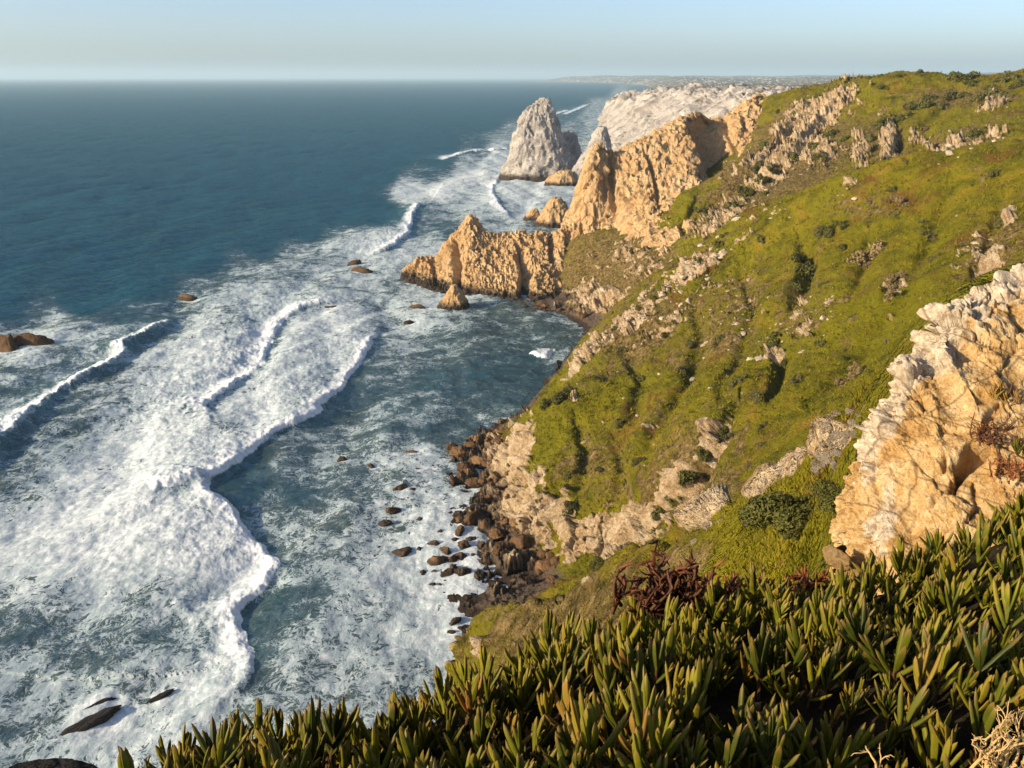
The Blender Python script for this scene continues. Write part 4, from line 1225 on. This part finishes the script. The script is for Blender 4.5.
def outcrop_attr(V):
    U, Vp = project(V[..., 0], V[..., 1], V[..., 2])
    wp = fbm(V[..., 0] / .35, V[..., 1] / .35, V[..., 2] / .35, 4)
    U = U + 34 * wp; Vp = Vp + 26 * fbm(V[..., 0] / .3 + 7, V[..., 1] / .3, V[..., 2] / .3, 4)
    du, s_, par = poly_dist(U, Vp, [(841, 520), (847, 494), (864, 440), (893, 380), (926, 347), (951, 312), (1006, 277), (1130, 215)])
    pale = 0.95 * np.exp(-(du / 30) ** 2) * sstep(500, 430, Vp) + 0.85 * blob(U, Vp, 880, 525, 18, 40, 12)
    return dict(pale=pale)


outc = link('rock_outcrop', loft('rock_outcrop', outcrop_columns(), 760, 520, outcrop_disp, M_OUTCROP, attr=outcrop_attr))
tag(outc, 'large sunlit ochre rock outcrop with a dark diagonal crack rising behind the ice plants', 'rock outcrop')
bpy.context.view_layer.update()
for i in range(34):
    u = rng.uniform(815, 860); v = np.interp(u, [815, 860], [470, 420]) + rng.normal() * 14
    loc, nor = hit(u, v)
    if loc is None or loc.y > 30: continue
    k = (loc - camo.location).length / F
    put('outcrop_block', STONE_M[rng.integers(8)], loc, k * rng.uniform(2.5, 7.5), 'pale loose block at the left foot of the ochre outcrop', 'stone', 'loose blocks beside the outcrop', 0.2)

OUT_M = boulder_mesh('outcrop_block', 950, M_OUTCROP, rough=.14)
for (u, v, w) in ((838, 556, 15), (850, 566, 13)):
    put('outcrop_block', OUT_M, P(u, v, Y=5.55), w * 6.5 / F, 'tan block wedged under the lower left corner of the ochre outcrop', 'stone', 'blocks under the outcrop corner', 0.1)

# ------------------------------------------------------------------ clifftop ground under the ice plants
EDGE = [(-260, 900, 1.45), (-100, 870, 1.5), (0, 850, 1.52), (60, 832, 1.55), (180, 806, 1.58), (250, 785, 1.62), (300, 762, 1.65), (400, 738, 1.7), (520, 706, 1.75), (600, 674, 1.82), (700, 652, 1.9), (800, 632, 1.95), (850, 615, 2.0), (900, 596, 2.05), (960, 572, 2.1), (1024, 548, 2.15), (1150, 515, 2.3), (1400, 480, 2.5)]


def top_columns():
    cols = []
    for (u, v, Yr) in EDGE:
        e = P(u, v, Y=Yr)
        nb = P(u, max(900, 0), Y=1.0)
        feet = np.array([nb[0] * 1.1, -0.6, 118.75 + 0.1 * nb[0]])
        mid = nb * 0.5 + e * 0.5 + np.array([0, 0, 0.03])
        d1 = e + np.array([0.02, 0.22, -0.22]); d2 = e + np.array([0.05, 0.75, -1.3]); d3 = e + np.array([0.1, 2.2, -4.6])
        cols.append([feet, nb, mid, e, d1, d2, d3])
    return np.array(cols).transpose(1, 0, 2)


b = NB('dark_soil')
M_SOIL = b.fin(b.mix(b.noise(14, 5), (0.012, 0.010, 0.006), (0.035, 0.026, 0.014)), 1.0, 0.02, b.bump(b.noise(40, 5), 0.8, 0.02))
TOPC = top_columns()
top = link('clifftop_ground', loft('clifftop_ground', TOPC, 260, 160, lambda V, N: (fbm(V[..., 0] / .42, V[..., 1] / .42, V[..., 2] / .42, 4) * 0.15) * np.sign(N[..., 2]), M_SOIL))
tag(top, 'dark soil of the clifftop under the ice plants', 'ground', kind='structure')
bpy.context.view_layer.update()

# ------------------------------------------------------------------ ice plants
b = NB('ice_plant_leaf')
rn = b.rand()
up = b.sep(b.obj)[2]
pc = b.ramp(b.math('ADD', b.math('MULTIPLY', rn, 0.6), b.math('MULTIPLY', b.noise(9, 3), 0.4)),
            [(0.20, (0.028, 0.037, 0.004)), (0.45, (0.080, 0.084, 0.005)), (0.65, (0.165, 0.148, 0.008)), (0.85, (0.20, 0.085, 0.022))])
pc = b.mix(b.math('MULTIPLY', b.step(0.62, 1.0, b.attr('tip')), 0.6), pc, (0.20, 0.11, 0.03))
pc = b.mix(b.step(0.55, 0.75, b.noise(30, 4, .7)), pc, b.mix(0.5, pc, (0.10, 0.05, 0.02)))
b.bsdf.inputs['Subsurface Weight'].default_value = 0.0
M_LEAF = b.fin(pc, 0.5, 0.2, b.bump(b.noise(120, 3), 0.15, 0.002))
b = NB('red_ice_plant_leaf')
M_RED = b.fin(b.ramp(b.math('ADD', b.math('MULTIPLY', b.rand(), .4), b.math('MULTIPLY', b.noise(20, 3), .6)), [(0.3, (0.06, 0.018, 0.008)), (0.5, (0.24, 0.07, 0.02)), (0.70, (0.36, 0.15, 0.04))]), 0.6, 0.25)
b = NB('ice_plant_stem')
M_STEM = b.fin(b.mix(b.noise(30, 3), (0.05, 0.022, 0.010), (0.12, 0.06, 0.025)), 0.8, 0.1)
b = NB('dry_twig_bark')
M_TWIG = b.fin(b.mix(b.noise(40, 3), (0.34, 0.20, 0.075), (0.52, 0.36, 0.16)), 0.8, 0.15)


def tube(pts, radii, sides=6, cap=True):
    pts = np.asarray(pts, float); radii = np.asarray(radii, float)
    T = np.gradient(pts, axis=0); T /= np.linalg.norm(T, axis=1, keepdims=True) + 1e-12
    ref = np.array([0.31, 0.17, 0.93]); ref2 = np.array([0.9, .1, .2])
    a = np.cross(T, ref); bad = np.linalg.norm(a, axis=1) < .15
    a[bad] = np.cross(T[bad], ref2); a /= np.linalg.norm(a, axis=1, keepdims=True)
    c = np.cross(T, a)
    th = np.linspace(0, 2 * np.pi, sides, endpoint=False)
    V = pts[:, None] + radii[:, None, None] * (np.cos(th)[None, :, None] * a[:, None] + np.sin(th)[None, :, None] * c[:, None])
    return V.reshape(-1, 3), grid_quads(len(pts), sides, wrap=True)


def leaf_geo(base, dirv, side, length, width, curl):
    """a fleshy three-sided finger leaf: flat upper face, keeled back, pointed tip"""
    nr = 10
    t = np.linspace(0, 1, nr)
    dirv = dirv / np.linalg.norm(dirv)
    side = side - dirv * (side @ dirv); side /= np.linalg.norm(side)
    nrm = np.cross(side, dirv)
    cen = base + np.outer(t * length, dirv) + np.outer(curl * length * (t ** 2 - 0.35 * t), nrm)
    w = width * np.interp(t, [0, .12, .45, .75, .9, .97, 1], [.66, .76, 1.0, .90, .62, .36, .06])
    cs = np.array([(-1, .30), (-.55, .42), (.55, .42), (1, .30), (.42, -.55), (0, -.85), (-.42, -.55)])
    V = cen[:, None] + 0.5 * w[:, None, None] * (cs[None, :, 0:1] * side + cs[None, :, 1:2] * nrm)
    return V.reshape(-1, 3), grid_quads(nr, len(cs), wrap=True), np.repeat(t, len(cs))


def shoot_geo(seed, pairs=4, scale=1.0, droop=0.0, spread=(8, 36), lrange=(.055, .096)):
    r = np.random.default_rng(seed)
    Vs, Qs, Ts = [], [], []
    n0 = 0
    h0 = r.uniform(.02, .05)
    ax = np.array([r.normal() * .2, r.normal() * .2, 1.0]); ax /= np.linalg.norm(ax)
    ph = r.uniform(0, 6.28)
    for p in range(pairs):
        f = p / max(1, pairs - 1)
        for sgn in (0, np.pi):
            if r.random() < 0.08: continue
            a = ph + p * np.pi / 2 + sgn + r.normal() * .25
            tilt = math.radians(spread[1] + (spread[0] - spread[1]) * f + r.normal() * 7 + droop * r.random() * 90)
            out = np.array([math.cos(a), math.sin(a), 0])
            d = ax * math.cos(tilt) + out * math.sin(tilt)
            side = np.cross(d, out) if abs(tilt) > .05 else np.array([-out[1], out[0], 0])
            side = np.array([-out[1], out[0], 0.0])
            L = r.uniform(*lrange) * (1.0 - .35 * f ** 2)
            v, q, tt = leaf_geo(ax * (h0 + .05 * f), d, side, L, r.uniform(.0088, .0130), r.uniform(.02, .20) * (-1))
            Vs.append(v); Qs.append(q + n0); Ts.append(tt); n0 += len(v)
    V = np.concatenate(Vs) * scale
    sp = [np.array([r.normal() * .015, r.normal() * .015, -.05]), np.array([0, 0, -.01]), ax * h0, ax * (h0 + .055)]
    sv, sq = tube(np.array(sp) * scale, np.array([.0045, .0042, .004, .0025]) * scale, 6)
    return V, np.concatenate(Qs), np.concatenate(Ts), sv, sq


SHOOTS = []
for i in range(16):
    V, Q, T, sv, sq = shoot_geo(500 + i, pairs=int(rng.integers(3, 6)))
    me = raw_mesh('ice_plant_shoot', V, Q, attrs=dict(tip=T)); me.materials.append(M_LEAF)
    sm = raw_mesh('stem', sv, sq); sm.materials.append(M_STEM)
    SHOOTS.append((me, sm, V, Q, T))


def top_hit(u, v):
    a, y, z = ray(u, v)
    ok, loc, nor, _ = top.ray_cast(Vector((0, 0, H)), Vector((float(a), float(y), float(z))).normalized())
    return (loc, nor if nor.z > 0 else -nor) if ok else (None, None)


TS = catmull(catmull(TOPC[1:5], 40).transpose(1, 0, 2), 240).transpose(1, 0, 2)     # rows near..edge x columns
cand = []
gx = np.arange(-1.9, 2.6, 0.038)
for yy_ in np.arange(0.75, 2.75, 0.038):
    for xx in gx:
        x = xx + rng.uniform(-.024, .024); y = yy_ + rng.uniform(-.024, .024)
        ok, loc, nor, _ = top.ray_cast(Vector((x, y, 125)), Vector((0, 0, -1)))
        if not ok: continue
        if abs(nor.z) < 0.45: continue
        u, v = project(loc.x, loc.y, loc.z)
        if u < -160 or u > 1200 or v > 1000: continue
        # bare patches: gaps and thinner growth
        g = float(perlin(np.float32(x * 3.1), np.float32(y * 3.1), np.float32(5)))
        if g < -0.33 or (rng.random() < np.interp(v, [600, 760], [0.0, 0.20])): continue
        cand.append((float(u), float(v), loc.copy(), float((loc - camo.location).length)))
vis = [c for c in cand if -20 < c[0] < 1044 and c[1] < 800]
vis.sort(key=lambda c: c[3])
# the individuals: spread over what the photo shows, largest first
ind = set(id(c) for c in vis[:0])
rng2 = np.random.default_rng(5)
step_ = max(1, len(vis) // 300)
order = vis if len(vis) <= 300 else vis[:300]
ind = set(id(c) for c in order)
LABS = 'upright fleshy green ice plant shoot in the dense dark mat on the clifftop'
rV, rQ, rT = [], [], []
off = 0
for c in cand:
    u, v, loc, dist = c
    k = int(rng2.integers(16)); sc_ = rng2.uniform(.85, 1.25) if rng2.random() < .40 else rng2.uniform(.50, .75); rz = rng2.uniform(0, 6.28)
    tx, ty = rng2.normal() * .14 - .02, rng2.normal() * .14
    M = Matrix.Translation(loc - Vector((0, 0, .012))) @ Matrix.Rotation(rz, 4, 'Z')
    M = Matrix.Translation(loc - Vector((0, 0, .012))) @ Matrix.Rotation(tx, 4, 'X') @ Matrix.Rotation(ty, 4, 'Y') @ Matrix.Rotation(rz, 4, 'Z') @ Matrix.Scale(sc_, 4)
    me, sm, V, Q, T = SHOOTS[k]
    if id(c) in ind:
        o = link('ice_plant_shoot', me); o.matrix_world = M
        tag(o, LABS, 'ice plant', 'ice plant shoots on the clifftop')
        s = link('stem', sm, parent=o)
    else:
        A4 = np.array(M)
        rV.append(V @ A4[:3, :3].T + A4[:3, 3]); rQ.append(Q + off); rT.append(T); off += len(V)
if rV:
    me = raw_mesh('ice_plant_mat', np.concatenate(rV), np.concatenate(rQ), attrs=dict(tip=np.concatenate(rT)))
    b = NB('ice_plant_mat_leaf')
    pc = b.ramp(b.math('ADD', b.math('MULTIPLY', b.noise(11, 2), 0.7), b.math('MULTIPLY', b.noise(40, 3), 0.3)),
                [(0.30, (0.028, 0.037, 0.004)), (0.45, (0.080, 0.084, 0.005)), (0.58, (0.165, 0.148, 0.008)), (0.72, (0.20, 0.085, 0.022))])
    pc = b.mix(b.math('MULTIPLY', b.step(0.62, 1.0, b.attr('tip')), 0.6), pc, (0.20, 0.11, 0.03))
    mm = b.fin(pc, 0.5, 0.2, b.bump(b.noise(120, 3), 0.15, 0.002))
    o = link('ice_plant_mat', me, mm)
    tag(o, 'dense mat of fleshy green ice plant leaves along the cliff edge', 'ice plants', kind='stuff')
print('shoots', len(cand), 'in view', len(vis), 'individual', len(ind))


# dried reddish clumps on the rim, red shoots on the outcrop, twigs
def dried_clump(seed, nsh, rad, hgt, mat_leaf, lscale=1.0):
    r = np.random.default_rng(seed)
    LV, LQ, SV, SQ = [], [], [], []
    nl = ns = 0
    for i in range(nsh):
        b0 = np.array([r.normal() * rad, r.normal() * rad * .7, 0])
        hh = hgt * r.uniform(.35, 1.0)
        lean = np.array([r.normal() * .3, r.normal() * .3, 1.0])
        ts = np.linspace(0, 1, 7)
        wv = np.stack([np.sin(ts * 4 + r.uniform(0, 6)) * .012, np.sin(ts * 5 + r.uniform(0, 6)) * .012, 0 * ts], 1)
        pts = b0 + np.outer(ts, lean * hh) + wv
        v, q = tube(pts, np.linspace(.006, .003, 7), 6)
        SV.append(v); SQ.append(q + ns); ns += len(v)
        for t in np.linspace(.2, 1, 9):
            p = pts[0] + (pts[-1] - pts[0]) * t
            a = r.uniform(0, 6.28); tilt = r.uniform(.5, 2.1)
            out = np.array([math.cos(a), math.sin(a), 0]); d = np.array([0, 0, math.cos(tilt)]) + out * math.sin(tilt)
            v, q, tt = leaf_geo(p, d, np.array([-out[1], out[0], 0.]), r.uniform(.028, .06) * lscale, r.uniform(.006, .011), r.uniform(-.7, .5))
            LV.append(v); LQ.append(q + nl); nl += len(v)
    lm = raw_mesh('leaves', np.concatenate(LV), np.concatenate(LQ)); lm.materials.append(mat_leaf)
    sm = raw_mesh('stems', np.concatenate(SV), np.concatenate(SQ)); sm.materials.append(M_STEM)
    return lm, sm


def clump(name, seed, loc, nsh, rad, hgt, mat, label, cat, ls=1.0, rot=0):
    lm, sm = dried_clump(seed, nsh, rad, hgt, mat, ls)
    e = bpy.data.objects.new(name, None); COL.objects.link(e); e.location = loc; e.rotation_euler = (0, rot, 0)
    tag(e, label, cat)
    link('leaves', lm, parent=e); tag(link('stems', sm, parent=e), kind='stuff')
    return e


clump('dried_ice_plant', 1, P(660, 612, Y=2.0), 30, .045, .145, M_RED, 'tall rust red dried ice plant sticking up over the rim', 'dried plant', .9)
clump('dried_ice_plant', 2, P(700, 614, Y=2.08), 18, .05, .07, M_RED, 'low dark dried ice plant just right of the tall rust red one', 'dried plant', .9)
clump('dried_ice_plant', 3, P(748, 604, Y=2.12), 16, .05, .06, M_RED, 'brown curled dried ice plant on the rim below the large bush', 'dried plant', .9)
clump('dried_ice_plant', 4, P(812, 590, Y=2.2), 8, .06, .05, M_RED, 'low reddish dried ice plant on the rim left of the outcrop foot', 'dried plant', .9)


def out_hit(u, v):
    a, y, z = ray(u, v)
    ok, loc, nor, _ = outc.ray_cast(Vector((0, 0, H)), Vector((float(a), float(y), float(z))).normalized())
    return loc if ok else None


for i, (u, v, ns, mat, lab) in enumerate([(1004, 400, 6, M_LEAF, 'upper green ice plant tuft growing on the ochre outcrop'), (1016, 452, 6, M_LEAF, 'lower green ice plant tuft growing on the ochre outcrop'),
                                          (992, 440, 12, M_RED, 'upper red ice plant tangle beside the outcrop crack'), (1008, 478, 14, M_RED, 'lower red ice plant tangle at the foot of the outcrop')]):
    loc = out_hit(u, v)
    if loc is None: continue
    if mat is M_LEAF:
        e = bpy.data.objects.new('ice_plant_tuft', None); COL.objects.link(e); e.location = loc; tag(e, lab, 'ice plant')
        Vs, Qs, Ts, o0 = [], [], [], 0
        for s in range(ns):
            V, Q, T, sv, sq = shoot_geo(700 + 10 * i + s, 4, 1.15)
            V = V + np.array([rng.normal() * .07, rng.normal() * .04 - .03, rng.normal() * .08])
            Vs.append(V); Qs.append(Q + o0); Ts.append(T); o0 += len(V)
        lm = raw_mesh('leaves', np.concatenate(Vs), np.concatenate(Qs), attrs=dict(tip=np.concatenate(Ts))); lm.materials.append(M_LEAF)
        link('leaves', lm, parent=e)
        v, q = tube([(0, 0, -.1), (0, -.01, 0), (.02, -.02, .08), (.03, -.02, .14)], [.012, .01, .008, .004])
        sm = raw_mesh('stem', v, q); sm.materials.append(M_STEM); link('stem', sm, parent=e)
    else:
        clump('red_ice_plant', 30 + i, loc, ns, .10, .16, M_RED, lab, 'red plant', 1.5)


def twig(seed, loc, n, length, label):
    r = np.random.default_rng(seed)
    VS, QS = [], []
    nv = 0
    def grow(p, d, L, rad, lev):
        nonlocal nv
        pts = [p]; k = 6
        dd = d.copy()
        for i in range(k):
            dd = dd + r.normal(size=3) * .22; dd /= np.linalg.norm(dd)
            pts.append(pts[-1] + dd * L / k)
        v, q = tube(pts, np.linspace(rad, rad * .55, k + 1), 5)
        VS.append(v); QS.append(q + nv); nv += len(v)
        if lev > 0:
            for j in range(2 + int(r.integers(2))):
                i0 = int(r.integers(2, k + 1))
                nd = dd + r.normal(size=3) * .75; nd /= np.linalg.norm(nd)
                grow(pts[i0], nd, L * r.uniform(.45, .7), rad * .62, lev - 1)
    for i in range(n):
        a = r.uniform(0, 6.28)
        grow(np.array([r.normal() * .02, r.normal() * .02, 0]), np.array([math.cos(a) * .7, math.sin(a) * .5, .8]), length * r.uniform(.7, 1.1), .0032, 3)
    me = raw_mesh('dry_twig', np.concatenate(VS), np.concatenate(QS)); me.materials.append(M_TWIG)
    o = link('dry_twig', me, loc=loc)
    tag(o, label, 'dry twig')


twig(3, P(1002, 782, Y=1.02), 10, .075, 'tangle of golden dry twigs in the near right corner')
twig(5, P(895, 790, Y=1.05), 3, .06, 'sparse dry twig left of the golden twig tangle')
twig(6, P(800, 800, Y=1.04), 2, .05, 'small dry twig lowest among the dark ice plants')

r0 = link('rim_rock', boulder_mesh('rim_rock', 900, M_REEF, cuts=9, sub=5, rough=.10))
r0.location = P(45, 790, Y=1.75); r0.scale = (.15, .13, .085)
tag(r0, 'dark rounded rock at the cliff edge in the near left corner', 'rock')

# ------------------------------------------------------------------ far coast
def far_columns():
    cols = []
    for (u, v) in [(606, 112), (614, 106), (624, 100), (634, 95), (646, 90), (650, 87.5), (640, 85.2), (618, 83.6), (590, 82.6), (560, 82.0), (540, 81.6)]:
        p = P(u, v, z=0)
        k = p[1] / 1000
        cols.append([p + np.array([0, 0, -6]), p + np.array([14 * k, 0, 2 + 3 * k]), p + np.array([60 * k, 10 * k, 18 + 5 * k]), p + np.array([250 * k, 60 * k, 60 + 3 * k]), p + np.array([700 * k, 150 * k, 90 + 7 * k]), p + np.array([1800 * k, 300 * k, 110 + 9 * k])])
    return np.array(cols).transpose(1, 0, 2)


b = NB('far_land')
M_FAR = b.fin(b.ramp(b.noise(0.0016, 7, .65), [(0.35, (0.06, 0.07, 0.035)), (0.5, (0.14, 0.12, 0.07)), (0.65, (0.26, 0.21, 0.14))]), 1.0, 0.0)
fc = link('far_coast', loft('far_coast', far_columns(), 400, 160, lambda V, N: np.sign(N[..., 2]) * (fbm(V[..., 0] / 1500, V[..., 1] / 1500, 0 * V[..., 0], 5, .55) * np.clip(V[..., 2], 0, 90) * 0.9), M_FAR))
tag(fc, 'pale far coast fading into haze on the horizon', 'far coast', kind='structure')
bpy.context.view_layer.update()
# the far town: pale house blocks along the coast, too far to tell apart
hv, hq, ho = [], [], 0
box = np.array([(-1, -1, -.4), (1, -1, -.4), (1, 1, -.4), (-1, 1, -.4), (-1, -1, 1), (1, -1, 1), (1, 1, 1), (-1, 1, 1)], float)
bq = np.array([(0, 1, 5, 4), (1, 2, 6, 5), (2, 3, 7, 6), (3, 0, 4, 7), (4, 5, 6, 7)])
for i in range(1000):
    u = rng.choice([rng.normal(600, 30), rng.normal(690, 45), rng.normal(760, 40), rng.uniform(560, 860)]); v = rng.normal(81, 4.5)
    a, y, z = ray(u, v)
    ok, loc, nor, _ = fc.ray_cast(Vector((0, 0, H)), Vector((float(a), float(y), float(z))).normalized())
    if not ok: continue
    k = loc.y / F
    w = k * rng.uniform(.25, 1.0)
    hv.append(box * np.array([w, w * .8, min(22, w * rng.uniform(.3, .7))]) + np.array(loc)); hq.append(bq + ho); ho += 8
if hv:
    b = NB('white_walls')
    o = link('far_town', raw_mesh('far_town', np.concatenate(hv), np.concatenate(hq), smooth=False), b.fin(b.mix(b.noise(.02, 2), (.50, .47, .43), (.36, .31, .27)), .9, .1))
    tag(o, 'pale far off town spread along the hazy coast', 'far town', kind='stuff')

# ------------------------------------------------------------------ air
hz = np.array([(x, y, z) for z in (-40, 520) for (x, y) in ((-260000, -3000), (260000, -3000), (260000, 160000), (-260000, 160000))], float)
hm = raw_mesh('haze', hz, np.array([(3, 2, 1, 0), (4, 5, 6, 7), (0, 1, 5, 4), (1, 2, 6, 5), (2, 3, 7, 6), (3, 0, 4, 7)]), smooth=False)
mm = bpy.data.materials.new('haze_air'); mm.use_nodes = True
nt = mm.node_tree; nt.nodes.remove(nt.nodes['Principled BSDF'])
pv = nt.nodes.new('ShaderNodeVolumePrincipled')
pv.inputs['Color'].default_value = (0.66, 0.88, 1.0, 1)
pv.inputs['Density'].default_value = 4.2e-5
pv.inputs['Anisotropy'].default_value = 0.1
nt.links.new(pv.outputs[0], nt.nodes['Material Output'].inputs['Volume'])
mm.cycles.homogeneous_volume = True
hz_o = link('haze', hm, mm)
tag(hz_o, 'thin pale sea haze softening the far coast', 'haze', kind='stuff')
